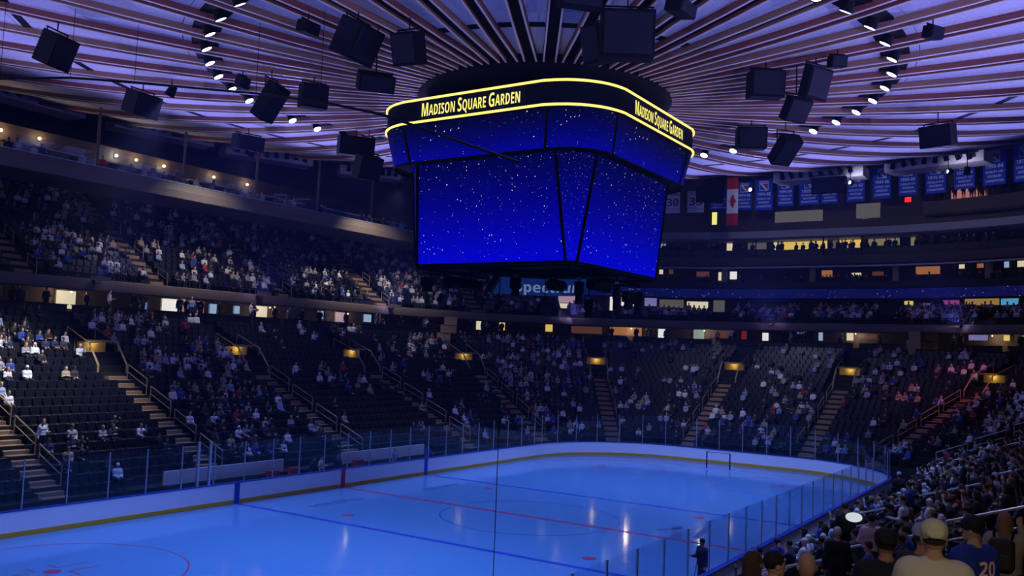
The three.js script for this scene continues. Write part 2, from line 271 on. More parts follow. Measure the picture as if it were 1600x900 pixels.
const LOW = [[17.37, 18.82, 10.15, 11.4, 'cream'], [23.98, 24.58, 10.47, 11.1, 'blue'], [25.82, 27.32, 10.45, 11.4, 'white'], [27.36, 29.78, 10.47, 11.4, 'orange'], [30.32, 31.02, 10.48, 11.27, 'ice'], [32.79, 33.4, 10.61, 11.26, 'ice'], [34.77, 36.4, 10.42, 11.4, 'cream'], [42.56, 43.23, 10.67, 11.4, 'ice'], [44.43, 45.2, 10.49, 11.4, 'pink'], [46.68, 47.3, 10.66, 11.4, 'ice'], [55.13, 55.5, 10.49, 11.4, 'cream'], [56.79, 57.2, 10.54, 11.4, 'yellow'], [60.07, 60.57, 10.62, 11.4, 'yellow'], [61.87, 64.01, 10.57, 11.35, 'brown'], [64.54, 66.73, 10.52, 11.4, 'orange'], [67.83, 68.31, 9.95, 11.36, 'white'], [70.21, 70.93, 10.09, 11.4, 'green'], [71.36, 72.89, 10.58, 11.4, 'brown'], [73.4, 73.75, 10.51, 11.39, 'red'], [74.77, 75.18, 9.89, 11.24, 'white'], [77.96, 78.93, 10.85, 11.38, 'blue'], [80.22, 80.66, 10.57, 11.4, 'ice'], [82.97, 83.64, 10.65, 11.4, 'cream'], [84.06, 85.23, 10.82, 11.32, 'brown'], [90.43, 91.51, 10.9, 11.4, 'lav'], [92.36, 92.71, 10.9, 11.4, 'yellow'], [93.27, 93.56, 10.9, 11.4, 'lav']];
litPanels(LOW, 32.3, 'glow_suite_panel', 'in the row of suites under the long fascia');
litPanels([[61.18, 62.45, 14.0, 14.9, 'pink'], [61.2, 62.05, 13.4, 13.95, 'cream'], [64.59, 66.26, 12.9, 14.9, 'stripe'], [66.84, 67.63, 13.99, 14.9, 'lav'], [67.8, 69.36, 13.91, 14.78, 'dim'], [69.57, 70.92, 13.69, 14.62, 'cream'], [71.25, 71.97, 13.52, 14.8, 'dim'], [86.34, 86.83, 14.14, 14.77, 'yellow'], [87.25, 87.74, 13.4, 14.51, 'lav'], [88.42, 89.31, 13.93, 14.8, 'magenta'], [89.58, 91.4, 14.3, 14.9, 'gold'], [91.47, 92.4, 14.28, 14.86, 'cyan']], 34.8, 'glow_club_panel', 'behind the far club seats below the ribbon screen');
litPanels([[67.71, 67.95, 17.79, 18.31, 'cream'], [68.31, 68.6, 17.81, 18.33, 'brown'], [70.04, 70.83, 17.56, 18.14, 'brown'], [71.39, 71.86, 17.14, 18.08, 'cream'], [72.1, 72.53, 17.29, 18.15, 'white'], [79.44, 80.56, 17.47, 18.15, 'orange'], [82.5, 83.47, 17.5, 17.83, 'cream'], [84.37, 84.99, 17.53, 17.93, 'brown'], [86.7, 87.98, 17.55, 18.32, 'orange'], [88.95, 89.25, 18.0, 18.4, 'cream'], [89.87, 90.22, 18.0, 18.4, 'orange'], [91.24, 91.5, 17.9, 18.45, 'ice'], [91.9, 92.3, 17.9, 18.45, 'cream']], 36.3, 'glow_suite_panel', 'in the far suites just above the ribbon screen');
litPanels([[67.69, 68.06, 20.9, 21.35, 'ice'], [71.82, 72.17, 20.6, 21.4, 'cream'], [73.1, 74.23, 20.69, 21.4, 'dim'], [74.66, 74.89, 20.0, 21.4, 'cream'], [74.93, 79.87, 20.4, 21.4, 'yellow'], [80.41, 80.99, 20.04, 21.4, 'dim'], [81.13, 83.33, 20.1, 21.4, 'yellow'], [84.02, 85.77, 20.7, 21.4, 'dimcream'], [86.35, 86.65, 20.3, 21.4, 'dimcream']], 36.8, 'glow_suite_panel', 'in the far suites under the wide pale beam');
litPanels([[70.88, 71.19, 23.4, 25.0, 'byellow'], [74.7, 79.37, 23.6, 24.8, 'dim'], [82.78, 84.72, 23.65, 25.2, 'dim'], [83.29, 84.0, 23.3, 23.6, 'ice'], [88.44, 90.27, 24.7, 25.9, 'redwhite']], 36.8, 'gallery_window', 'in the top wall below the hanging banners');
// warm lamps in the suites: what their glowing panels give into the room
for (const [t, r, y, p] of [[18, 31.4, 11.1, 6], [28, 31.4, 11.1, 8], [36, 31.4, 11.1, 6], [45, 31.4, 11.1, 5], [66, 31.4, 11.1, 6], [71, 31.4, 11.1, 5], [84, 31.4, 11.1, 5], [92, 31.4, 11.1, 5]]) {
  const q = P(t, r, y + .2); const o = thing('suite_lamp', `small round ceiling lamp over the suite counter, ${ord([18, 28, 36, 45, 66, 71, 84, 92].indexOf(t) + 1)} from left`, 'lamp', [q.x, q.y, q.z], 0, 'suite ceiling lamps');
  mesh('bulb', new THREE.SphereGeometry(.07, 10, 6), glow(0xffe2b0, 2.5), o); mesh('base', new THREE.CylinderGeometry(.09, .09, .05, 12).translate(0, .08, 0), M.charcoal, o);
  point('suite_light', [1, .78, .5], p, [q.x, q.y - .12, q.z], 4);
}
// counters with high seats backs along the suite ledge
{ let k = 0; for (let t = 1; t < 104; t += 3.1) { if (Math.abs(t - 51.2) < 1.7 || Math.abs(t - 88.3) < 1.5) continue; k++; const o = new THREE.Group(); const e = t + 2.7;
  mesh('counter_front', sweep(t, e, rect(28.55, 9.77, 28.68, 10.28), 1), M.charcoal, o); mesh('counter_top', sweep(t, e, rect(28.4, 10.28, 28.85, 10.33), 1), M.gearBlue, o);
  top(o, 'suite_counter', `dark drinks counter on the suite ledge, ${ord(k)} from left`, 'counter', 'suite ledge counters'); } }
// tan stepped stair walls cutting the ledge
{ const stepWall = (t0, t1, lab) => { const g = []; for (let i = 0; i < 4; i++) g.push(sweep(t0 + i * .28 * (t1 - t0) * .5, t1 - (i < 2 ? .25 : 0) * (t1 - t0), rect(27.6 - i * .05, 8.3 + i * .8, 31.5, 9.1 + i * .8), 1)); const m = mesh('x', merge(g), M.tan); top(m, 'stair_wall', lab, 'wall'); };
  stepWall(50.2, 52.1, 'tan stepped stair wall below the fascia beside the scoreboard'); stepWall(87.6, 88.9, 'tan stepped stair wall below the fascia at far right'); }
// columns on the far levels
{ let k = 0; for (const [t, y0, y1, r] of [[85.87, 15.85, 18.4, 34.7], [90.85, 15.85, 18.4, 34.7], [71.9, 15.85, 18.4, 34.7], [78.9, 15.85, 18.4, 34.7]]) { k++; const p = P(t, r); top(mesh('x', rbox(.55, y1 - y0, .5, .04, 0, 0, 0).rotateY(faceIn(t)).translate(p.x, (y0 + y1) / 2, p.z), M.tan), 'column', `tan square column on the far suite level, number ${k} in build order from ${k < 3 ? 'right corner' : 'centre'}`.replace(/, number.*/, `, ${['left of two near right edge', 'rightmost', 'nearest the scoreboard', 'in the middle'][k - 1]}`), 'column', 'far suite columns'); }
  for (const [t, k2] of [[74.0, 'left'], [80.2, 'middle'], [84.0, 'right']]) { const p = P(t, 33.7); top(mesh('x', bar([p.x, 19.45, p.z], [p.x, 21.4, p.z], .07, 8), M.dark), 'post', `thin black post before the yellow lit far suites, ${k2} one`, 'post', 'black posts'); } }
// front counters/half walls on far suites
{ const half = (r, y0, y1, n, l) => top(mesh('x', sweep(TL1 + 6, TR1, rect(r, y0, r + .12, y1), 1.3), M.charcoal), n, l, 'parapet');
  half(33.9, 15.85, 16.75, 'suite_parapet', 'dark parapet along the far suites above ribbon screen'); half(33.9, 19.45, 20.2, 'suite_parapet', 'dark parapet along the yellow lit far suites'); }
{ const p = P(86.2, 36.6, 25.3); const o = thing('exit_sign', 'small glowing red exit sign under the banners', 'sign', [p.x, p.y, p.z], faceIn(86.2)); mesh('sign_face', box(.62, .5, .06), LIT.exit, o); mesh('sign_case', box(.7, .58, .05, 0, 0, -.05), M.dark, o); }

// ================================================================ CEILING: 48 bays between double wooden fins
const ceilY = (R) => 21.3 + .00238 * R * R, RIB0 = 4.4, CR = 55, HUB = 6.8;
const ceiling = structGroup('ceiling', 'round ceiling of pale panels between radial wooden fins');
{
  const NS = 48, br = [HUB, 11.4, 17.9, 26, 35, 45, CR];
  const slab = (ra, rb) => {        // one panel in the bay along +x, hanging at ceilY + .27
    const n = 3, pos = [], uv = [];
    const hw = (R) => Math.max(.04, R * Math.tan(Math.PI / NS) - .32);
    const row = []; for (let i = 0; i <= n; i++) { const R = ra + (rb - ra) * i / n; row.push([R, ceilY(R) + .31, hw(R)]); }
    const q = (a, b, c, d) => { for (const v of [a, b, c, a, c, d]) { pos.push(...v); uv.push(v[0], v[2]); } };
    for (let i = 0; i < n; i++) {
      const [R, y, h] = row[i], [S, z, k] = row[i + 1];
      q([R, y, -h], [S, z, -k], [S, z, k], [R, y, h]); q([R, y + .05, -h], [R, y + .05, h], [S, z + .05, k], [S, z + .05, -k]);
      q([R, y, -h], [R, y + .05, -h], [S, z + .05, -k], [S, z, -k]); q([R, y, h], [S, z, k], [S, z + .05, k], [R, y + .05, h]);
    }
    for (const [R, y, h] of [row[0], row[n]]) q([R, y, -h], [R, y, h], [R, y + .05, h], [R, y + .05, -h]);
    const g = new THREE.BufferGeometry(); g.setAttribute('position', new THREE.Float32BufferAttribute(pos, 3)); g.setAttribute('uv', new THREE.Float32BufferAttribute(uv, 2)); return toCreasedNormals(g, .4);
  };
  const slabs = []; for (let i = 0; i < br.length - 1; i++) slabs.push(slab(br[i] + .02, br[i + 1] - .02));
  const beamGeo = (off, w, y0, y1, n = 14, ra = HUB - .3, rb = CR) => {   // a bar along +x that follows the dish
    const pos = [], uv = []; const q = (a, b, c, d) => { for (const v of [a, b, c, a, c, d]) { pos.push(...v); uv.push(v[0], v[1] * 2 + v[2]); } };
    for (let i = 0; i < n; i++) {
      const R = ra + (rb - ra) * i / n, S = ra + (rb - ra) * (i + 1) / n, a = ceilY(R), b = ceilY(S), l = off - w / 2, r = off + w / 2;
      q([R, a + y0, l], [S, b + y0, l], [S, b + y0, r], [R, a + y0, r]); q([R, a + y1, l], [R, a + y1, r], [S, b + y1, r], [S, b + y1, l]);
      q([R, a + y0, l], [R, a + y1, l], [S, b + y1, l], [S, b + y0, l]); q([R, a + y0, r], [S, b + y0, r], [S, b + y1, r], [R, a + y1, r]);
      if (i === 0) q([R, a + y0, l], [R, a + y0, r], [R, a + y1, r], [R, a + y1, l]); if (i === n - 1) q([S, b + y0, l], [S, b + y0, r], [S, b + y1, r], [S, b + y1, l]);
    }
    const g = new THREE.BufferGeometry(); g.setAttribute('position', new THREE.Float32BufferAttribute(pos, 3)); g.setAttribute('uv', new THREE.Float32BufferAttribute(uv, 2)); return toCreasedNormals(g, .4);
  };
  const fins = [-1, 1].map((s) => beamGeo(s * .27, .05, .035, .5)), edges = [-1, 1].map((s) => beamGeo(s * .27, .075, 0, .035)), chan = beamGeo(0, .49, .2, .5);
  for (let k = 0; k < NS; k++) {
    const az = THREE.MathUtils.degToRad(RIB0 + 7.5 * k), mid = az + Math.PI / NS;
    const visible = (a) => { for (const R of [12, 20, 30, 42, 54]) if (inView(V(Math.cos(a) * R, ceilY(R), Math.sin(a) * R), 200)) return true; return false; };
    for (let i = 0; i < slabs.length; i++) { const m = mesh('ceiling_panel', slabs[i], k % 2 ? M.panel : M.panelB, ceiling); m.rotation.y = -mid; }
    for (const s of [0, 1]) { const f = mesh('wood_fin', fins[s], k % 2 ? M.woodA : M.woodB, ceiling); f.rotation.y = -az; const e = mesh('fin_edge', edges[s], M.edge, ceiling); e.rotation.y = -az; }  // reddish and tan fins alternate, painting the alternating violet and blue bay light
    const c = mesh('cable_channel', chan, M.black, ceiling); c.rotation.y = -az;
    // dark slot in the inner ring
    const h = 10 * Math.tan(Math.PI / NS) - .33; const sl = mesh('ceiling_slot', box(.55, .06, 2 * h, 10, ceilY(10) + .33, 0), M.black, ceiling); sl.rotation.y = -mid;
    const h2 = 25.5 * Math.tan(Math.PI / NS) - .33; const s2 = mesh('ceiling_slot', box(.45, .08, 2 * h2, 25.5, ceilY(25.5) + .33, 0), M.black, ceiling); s2.rotation.y = -mid;
  }
  // backing above the panels, hub and outer soffit
  const prof = []; for (let R = 6.2; R <= CR + 1; R += 4) prof.push(new THREE.Vector2(R, ceilY(R) + .75)); prof.push(new THREE.Vector2(63, ceilY(CR) + 2));
  mesh('roof_backing', new THREE.LatheGeometry(prof, 96), M.dark, ceiling);
  mesh('hub', new THREE.LatheGeometry([[.1, 20.9], [5.6, 20.9], [6.4, 21.1], [6.6, 21.35], [6.6, 22.3], [.1, 22.3]].map((p) => new THREE.Vector2(...p)), 64), M.black, ceiling);
  const rim = new THREE.LatheGeometry([[CR - .1, ceilY(CR) - .15], [CR + .25, ceilY(CR) - .15], [CR + .25, ceilY(CR) + .9], [CR - .1, ceilY(CR) + .9], [CR - .1, ceilY(CR) - .15]].map((p) => new THREE.Vector2(...p)), 96);
  mesh('rim_beam', rim, M.woodB, ceiling);
}
// ring of lamps in the ceiling
{
  const lens = glow(0xe8f0ff, 4), can = new THREE.CylinderGeometry(.2, .27, .42, 16, 1, true), ln = new THREE.CylinderGeometry(.235, .235, .03, 16);
  let k2 = 0;
  for (let k = 0; k < 48; k++) {
    const azd = RIB0 + 7.5 * k + 3.75, az = THREE.MathUtils.degToRad(azd), R = 16.9, y = ceilY(R);
    const p = V(Math.cos(az) * R, y, Math.sin(az) * R); const lit = k % 2 === 0, see = inView(p, 20);
    if (!lit && !see) continue; k2++;
    const o = thing('ceiling_lamp', `white spot lamp in a black ceiling slot, ${ord(k2)} along the lamp ring`, 'lamp', [p.x, p.y, p.z], -az, 'ring of ceiling lamps');
    mesh('slot', box(1.2, .1, 1.5, 0, .3, 0), M.black, o); mesh('bracket', box(.06, .4, .06, 0, .25, 0), M.gear, o);
    const tilt = new THREE.Matrix4().makeRotationZ(-.5);
    const cn = mesh('can', can.clone().applyMatrix4(tilt), M.gear, o); mesh('lens', ln.clone().translate(0, -.19, 0).applyMatrix4(tilt), lens, cn);
    if (lit) { const d = V(Math.cos(az), 0, Math.sin(az)); const a = p.clone().addScaledVector(d, -.13); spot('ring_light', L_ICE.color, L_ICE.power, [a.x, a.y - .34, a.z], [clamp(p.x * 1.25, -21, 21), 0, clamp(p.z * .5, -8, 8)], .8, 1, 30); }
  }
}
// ================================================================ SCOREBOARD
const sb = thing('scoreboard', 'huge hanging scoreboard with starry blue screens and gold lettered ring', 'scoreboard');
{
  // rounded square outline: half size a, corner radius c
  const outline = (a, c, y, n = 10) => { const o = []; const cs = [[1, 1, 0], [-1, 1, 90], [-1, -1, 180], [1, -1, 270]]; for (const [sx, sz, d] of cs) for (let i = 0; i <= n; i++) { const t = THREE.MathUtils.degToRad(d + 90 * i / n); o.push(V(sx * (a - c) + Math.cos(t) * c, y, sz * (a - c) + Math.sin(t) * c)); } return o; };
  const skin = (lo, hi, from = 0, to = lo.length, flip) => {       // strip between two outlines, u runs along
    const pos = [], uv = [], n = lo.length; let s = 0; const L = []; for (let i = from; i <= to; i++) { if (i > from) s += lo[i % n].distanceTo(lo[(i - 1) % n]); L.push(s); }
    for (let i = from; i < to; i++) { const a = lo[i % n], b = lo[(i + 1) % n], c = hi[(i + 1) % n], d = hi[i % n]; const u0 = L[i - from] / s, u1 = L[i - from + 1] / s; const f = (v) => flip ? 1 - v : v;
      for (const [p, u, w] of [[a, u0, 0], [b, u1, 0], [c, u1, 1], [a, u0, 0], [c, u1, 1], [d, u0, 1]]) { pos.push(p.x, p.y, p.z); uv.push(f(u), w); } }
    const g = new THREE.BufferGeometry(); g.setAttribute('position', new THREE.Float32BufferAttribute(pos, 3)); g.setAttribute('uv', new THREE.Float32BufferAttribute(uv, 2)); return toCreasedNormals(g, .5);
  };
  const starry = (sz, w, h, n, top, bot) => canvasTex(w, h, (c) => { const g = c.createLinearGradient(0, 0, 0, h); g.addColorStop(0, top); g.addColorStop(1, bot); c.fillStyle = g; c.fillRect(0, 0, w, h); for (let i = 0; i < n; i++) { const k = rnd(), y = Math.pow(rnd(), 1.35) * h; c.globalAlpha = k > .93 ? 1 : k > .7 ? .75 : .35; c.fillStyle = k > .5 ? '#ffffff' : '#8f9cff'; c.beginPath(); c.arc(rnd() * w, y, (k > .96 ? 5 : k > .85 ? 3.6 : 2.3) * w / 2048 * sz, 0, 7); c.fill(); } c.globalAlpha = 1; });
  const scr = (tex, k) => new THREE.MeshPhysicalMaterial({ specularIntensity: .15, color: 0x010104, emissive: 0xffffff, emissiveMap: tex, emissiveIntensity: k, roughness: .9, side: THREE.DoubleSide });
  const N = 10, K = N + 1;
  // top ring
  const yB = 19.12, yT = 20.2; const ringOut = (y, d = 0) => outline(6.6 + d, 3 + d, y, N);
  mesh('ring_body', skin(ringOut(yB - .06, -.05), ringOut(yT + .06, -.05)), M.black, sb);
  { const a = ringOut(yB - .06, -.05), b = outline(5.9, 2.4, yB - .06, N); mesh('ring_underside', skin(a, b), M.black, sb); const c = ringOut(yT + .06, -.05), d = outline(3, 1.5, yT + .3, N); mesh('ring_top', skin(c, d), M.black, sb); }
  const ringTex = canvasTex(2048, 256, (c, W, H) => {
    c.fillStyle = '#070a16'; c.fillRect(0, 0, W, H); c.save(); c.translate(W / 2, H * .8); c.textBaseline = 'alphabetic'; c.fillStyle = '#fff07a';
    const parts = [['M', 'ADISON '], ['S', 'QUARE '], ['G', 'ARDEN']]; const B1 = 'bold 236px sans-serif', B2 = 'bold 186px sans-serif'; let w = 0; for (const [a, b] of parts) { c.font = B1; w += c.measureText(a).width; c.font = B2; w += c.measureText(b).width; }
    const sx = W * .93 / w; c.scale(sx, 1); let x = -w / 2; for (const [a, b] of parts) { c.font = B1; c.fillText(a, x, 0); x += c.measureText(a).width; c.font = B2; c.fillText(b, x, -4); x += c.measureText(b).width; } c.restore();
  });
  const o1 = ringOut(yB), o2 = ringOut(yT); const ledBlank = new THREE.MeshPhysicalMaterial({ color: 0x020205, emissive: 0x070b1c, emissiveIntensity: .6, specularIntensity: .1, roughness: .9, side: THREE.DoubleSide });
  // four lettered faces between the corners, and four blank corners
  const faceMat = scr(ringTex, 1.15);
  const textFace = (sx, sz) => {                       // flat stretch of a side, 6.1 m long, lettering read from outside
    const g = new THREE.PlaneGeometry(6.1, yT - yB - .1); const o = V(sx * 6.6, (yB + yT) / 2, sz * 6.6); g.rotateY(Math.atan2(sx, sz)); g.translate(o.x + sx * .012, o.y, o.z + sz * .012); return g;
  };
  mesh('ring_screen', skin(o1, o2), ledBlank, sb);
  for (const [sx, sz] of [[-1, 0], [0, 1], [1, 0], [0, -1]]) mesh('lettering', textFace(sx, sz), faceMat, sb);
  const gold = glow(0xffdf6e, 1.5), loop = (y, d) => { const pts = ringOut(y, d); return new THREE.TubeGeometry(new THREE.CatmullRomCurve3(pts, true, 'catmullrom', .3), 160, .06, 6, true); };
  mesh('gold_tube', loop(yT, .05), gold, sb); mesh('gold_tube', loop(yB, .05), gold, sb);
  // upper screens: outward sloping band, divided by dark joints
  const up1 = outline(6.05, 2.2, 17.35, N), up2 = outline(6.4, 2.3, 19.1, N), inner = outline(5.3, 1.6, 17.35, N);
  const upTex = starry(1.5, 1024, 256, 150, '#02042e', '#0405a0');
  const nO = up1.length;                                     // per side: corner (N segs) then flat (1 seg)
  for (let c = 0; c < 4; c++) { mesh('corner_screen', skin(up1, up2, c * K, c * K + N), scr(upTex, .8), sb); mesh('upper_screen', skin(up1, up2, c * K + N, c * K + K), scr(upTex, .8), sb);
    for (const j of [c * K, c * K + N]) { const a = up1[j % nO], b = up2[j % nO]; mesh('joint', bar([a.x, a.y, a.z], [b.x, b.y, b.z], .075, 6), M.black, sb); } }
  mesh('lower_rim', skin(up1, inner), M.black, sb); mesh('rim_rail', new THREE.TubeGeometry(new THREE.CatmullRomCurve3(outline(6.07, 2.2, 17.3, N), true, 'catmullrom', .3), 140, .05, 6, true), M.gear, sb);
  // lower screens: four big faces tapering down, narrow corner wedges between
  const oct = (a, c, y) => { const o = []; for (const [sx, sz, f] of [[1, 1, 0], [-1, 1, 1], [-1, -1, 0], [1, -1, 1]]) { const p = V(sx * a, y, sz * (a - c)), q = V(sx * (a - c), y, sz * a); f ? o.push(q, p) : o.push(p, q); } return o; };
  const lo = oct(4.65, .38, 12.45), hi = oct(5.35, 1.4, 17.4), loTex = starry(1, 2048, 1024, 700, '#02034e', '#0404e6');
  for (let i = 0; i < 8; i++) { const flat = i % 2 === 1; mesh(flat ? 'main_screen' : 'corner_screen', skin(lo, hi, i, i + 1), scr(loTex, flat ? .78 : .82), sb); const a = lo[i], b = hi[i]; mesh('joint', bar([a.x, a.y, a.z], [b.x, b.y, b.z], .085, 6), M.black, sb); }
  mesh('screen_base', skin(lo, oct(3.2, .3, 12.5)), M.black, sb); mesh('bottom_rim', skin(oct(4.7, .4, 12.38), oct(4.7, .4, 12.5)), M.black, sb);
  mesh('belly', skin(oct(3.2, .3, 12.5), oct(3.0, .3, 12.9)), M.black, sb); { const g = new THREE.PlaneGeometry(6.2, 6.2); g.rotateX(Math.PI / 2); g.translate(0, 12.9, 0); mesh('belly_plate', g, M.black, sb); }
  mesh('hanger', new THREE.CylinderGeometry(3, 3.2, 1.2, 32, 1, true).translate(0, 20.7, 0), M.black, sb);
  // under-slung sign, drums and cameras
  const sign = canvasTex(1024, 192, (c, W, H) => { c.fillStyle = '#1c3f9e'; c.fillRect(0, 0, W, H); c.font = 'bold 158px sans-serif'; c.textAlign = 'center'; c.textBaseline = 'middle'; c.fillStyle = '#a8c4ff'; c.fillText('Spectrum', W / 2 + 130, H / 2 + 4); });
  { const g = new THREE.CylinderGeometry(3.7, 3.5, .95, 40, 1, true, -.8, 1.6); g.scale(-1, 1, 1); g.rotateY(Math.atan2(-.85, .52) + Math.PI); const q = g.clone(); q.translate(0, 11.95, 0); mesh('under_sign', q, scr(sign, .3), sb); }
}
{ // equipment hanging below the scoreboard
  let k = 0; const rt = V(.524, 0, .852), fw = V(.852, 0, -.524);
  for (const [a, d, y, w, h, turn, kind] of [[-5.6, -1, 12.0, .8, .7, .4, 0], [-4.4, 0, 12.05, .9, .6, .1, 1], [-3.4, -1, 11.9, 1.1, .5, -.3, 1], [-2.2, -2, 11.95, 1.0, .95, .5, 2], [-1.1, -2, 12, .6, .9, 0, 0], [.9, -3, 11.9, 1.1, .55, 0, 1], [2.0, -3, 11.8, .55, 1.1, .2, 0], [3.0, -2.4, 12.0, 1.3, .6, -.2, 1], [3.9, -2, 11.7, .5, 1.2, .3, 0], [4.6, -1, 11.6, .7, .9, -.4, 0], [5.2, 0, 11.6, .7, 1.1, .3, 0], [-5.0, 1, 11.3, .6, .5, .2, 2], [-2.0, 1, 11.0, .8, .6, .5, 2], [.4, 1.5, 11.0, .9, .6, -.2, 2], [4.3, 2, 11.0, .7, .7, .6, 2], [2.7, 1, 11.2, .5, .9, 0, 0]]) {
    k++; const p = rt.clone().multiplyScalar(a).addScaledVector(fw, d); const y0 = y - .3, o = thing('hanging_fixture', `${kind === 2 ? 'tilted blue-lit box' : kind ? 'dark drum shaped light' : 'dark stage light'} under the scoreboard, ${ord(k)} of its row from left front`, 'fixture', [p.x, y0, p.z], turn, 'fixtures under the scoreboard');
    const g = kind === 1 ? new THREE.CylinderGeometry(h / 2, h / 2, w, 14).rotateZ(Math.PI / 2 + turn * .3) : kind === 2 ? rbox(w, h, .3, .04).rotateX(.5) : merge([rbox(w * .8, h * .6, w * .7, .05), new THREE.CylinderGeometry(w * .3, w * .36, h * .5, 12).translate(0, -h * .45, 0)]);
    mesh('body', g, kind === 2 ? M.gearBlue : M.gear, o); mesh('hanger', bar([0, 0, 0], [0, 12.34 - y0, 0], .03), M.gear, o); if (kind === 0) mesh('clamp', box(.16, .1, .16, 0, h * .42, 0), M.post, o);
  }
  // a truss ring carrying them
  const t = sb; const s = 4.4, y = 12.32;
  const bars = []; for (const [a, b] of [[[-s, -s], [s, -s]], [[s, -s], [s, s]], [[s, s], [-s, s]], [[-s, s], [-s, -s]]]) bars.push(bar([a[0], y, a[1]], [b[0], y, b[1]], .05), bar([a[0] * .9, y - .25, a[1] * .9], [b[0] * .9, y - .25, b[1] * .9], .04)); mesh('truss_pipes', merge(bars), M.gear, t);
  mesh('truss_hangers', merge([[-s, -s], [s, -s], [s, s], [-s, s]].map(([a, b]) => bar([a * .95, y - .25, b * .95], [a * .95, 12.6, b * .95], .03))), M.gear, t);
}
// ================================================================ BRIDGE on the left
{
  const z0 = -34, z1 = -39, x0 = -42, x1 = 43;
  const br = structGroup('bridge', 'long taupe walkway bridge hung under the ceiling along the left side');
  const sh = new THREE.Shape(); sh.moveTo(0, 18.95); sh.lineTo(.12, 18.9); sh.lineTo(5, 18.9); sh.lineTo(5, 19.3); sh.lineTo(.35, 19.3); sh.lineTo(.35, 20.05); sh.lineTo(.02, 20.05); sh.lineTo(-.08, 19.5); sh.closePath();
  const g = new THREE.ExtrudeGeometry(sh, { depth: x1 - x0, bevelEnabled: false }); g.applyMatrix4(new THREE.Matrix4().makeBasis(V(0, 0, -1), V(0, 1, 0), V(1, 0, 0))); g.translate(x0, 0, z0); mesh('deck', g, M.fascia, br);
  mesh('rail', bar([x0, 20.1, z0 + .0], [x1, 20.1, z0 + .0], .035, 8), M.post, br);
  mesh('back_wall', box(x1 - x0, 3.6, .2, (x0 + x1) / 2, 21, z1 - .2), M.wallBrown, br);
  let k = 0; for (let x = x0 + 3; x < x1; x += 7.2) { k++; mesh('hanger_post', bar([x, 19.3, z0 - 1.4], [x, ceilY(Math.hypot(x, 35.4)) + .4, z0 - 1.4], .11, 10), M.fascia, br); }
  k = 0; for (let x = x0 + 4; x < x1 - 5; x += 7.2) {           // glass screens and long counters
    k++; mesh('glass_pane', box(5.6, 1.0, .03, x + 2.6, 20.6, z0 - .15), M.glass, br);
    const o = new THREE.Group(); mesh('counter_top', box(5.2, .1, .55, x + 2.6, 20.95, z0 - 2.2), M.soffit, o); mesh('counter_front', box(5.1, 1.55, .08, x + 2.6, 20.15, z0 - 2.1), M.charcoal, o); top(o, 'bridge_counter', `long pale topped counter on the left bridge, ${ord(k)} from left end`, 'counter', 'counters on the bridge');
  }
}
// pale service boxes near the ceiling's rim carrying stage lights
const rigs = [];
{
  let k = 0;
  const where = ['far right, before the blue banners', 'far end, right of the flag', 'far left, above the bridge', 'left, second above the bridge', 'left, third above the bridge', 'left, nearest the scoreboard'];
  for (const [az, R, len, y] of [[15.1, 48, 8.6, 26.3], [2.7, 47.2, 8.4, 26.1], [-94, 45.5, 9, 26.4], [-79, 46, 9, 26.4], [-66, 47.5, 8.6, 26.3], [-53, 49.5, 6.5, 26.3]]) {
    const a = THREE.MathUtils.degToRad(az), p = V(Math.cos(a) * R, y, Math.sin(a) * R);
    const o = thing('service_box', `pale pink ceiling service box, ${where[k]}`, 'box', [p.x, p.y, p.z], -a + Math.PI / 2, 'ceiling service boxes');
    const L = len; mesh('box_shell', rbox(L, .95, 2.2, .05), M.soffit, o); mesh('hangers', merge([-1, 1].map((s) => bar([s * L * .4, .3, 0], [s * L * .4, ceilY(R) - y + .4, 0], .06))), M.gear, o);
    const d = p.clone().setY(0).normalize(); const q = p.clone().addScaledVector(d, -1.6);
    const r = thing('light_rig', `black rail of stage lights, ${where[k]}`, 'stage lights', [q.x, q.y + .15, q.z], -a + Math.PI / 2, 'stage light rails');
    mesh('rail', bar([-L * .42, .35, 0], [L * .42, .35, 0], .06, 8), M.gear, r); mesh('arms', merge([-1, 0, 1].map((s) => bar([s * L * .36, .35, 0], [s * L * .36, .35, -1.0 - .6], .04))), M.gear, r);
    const n = 8; for (let i = 0; i < n; i++) { const x = -L * .38 + L * .76 * i / (n - 1), hh = rr(.5, .85), tl = rr(-.5, .5); const g = merge([new THREE.CylinderGeometry(.16, .22, hh, 10), box(.34, .12, .3, 0, hh * .5, 0)]); g.rotateX(-.4 + tl * .4); g.rotateZ(tl * .6); g.translate(x, -.1, rr(-.1, .1)); mesh('stage_light', g, M.gear, r); }
    rigs.push({ az, p: q }); k++;
  }
}
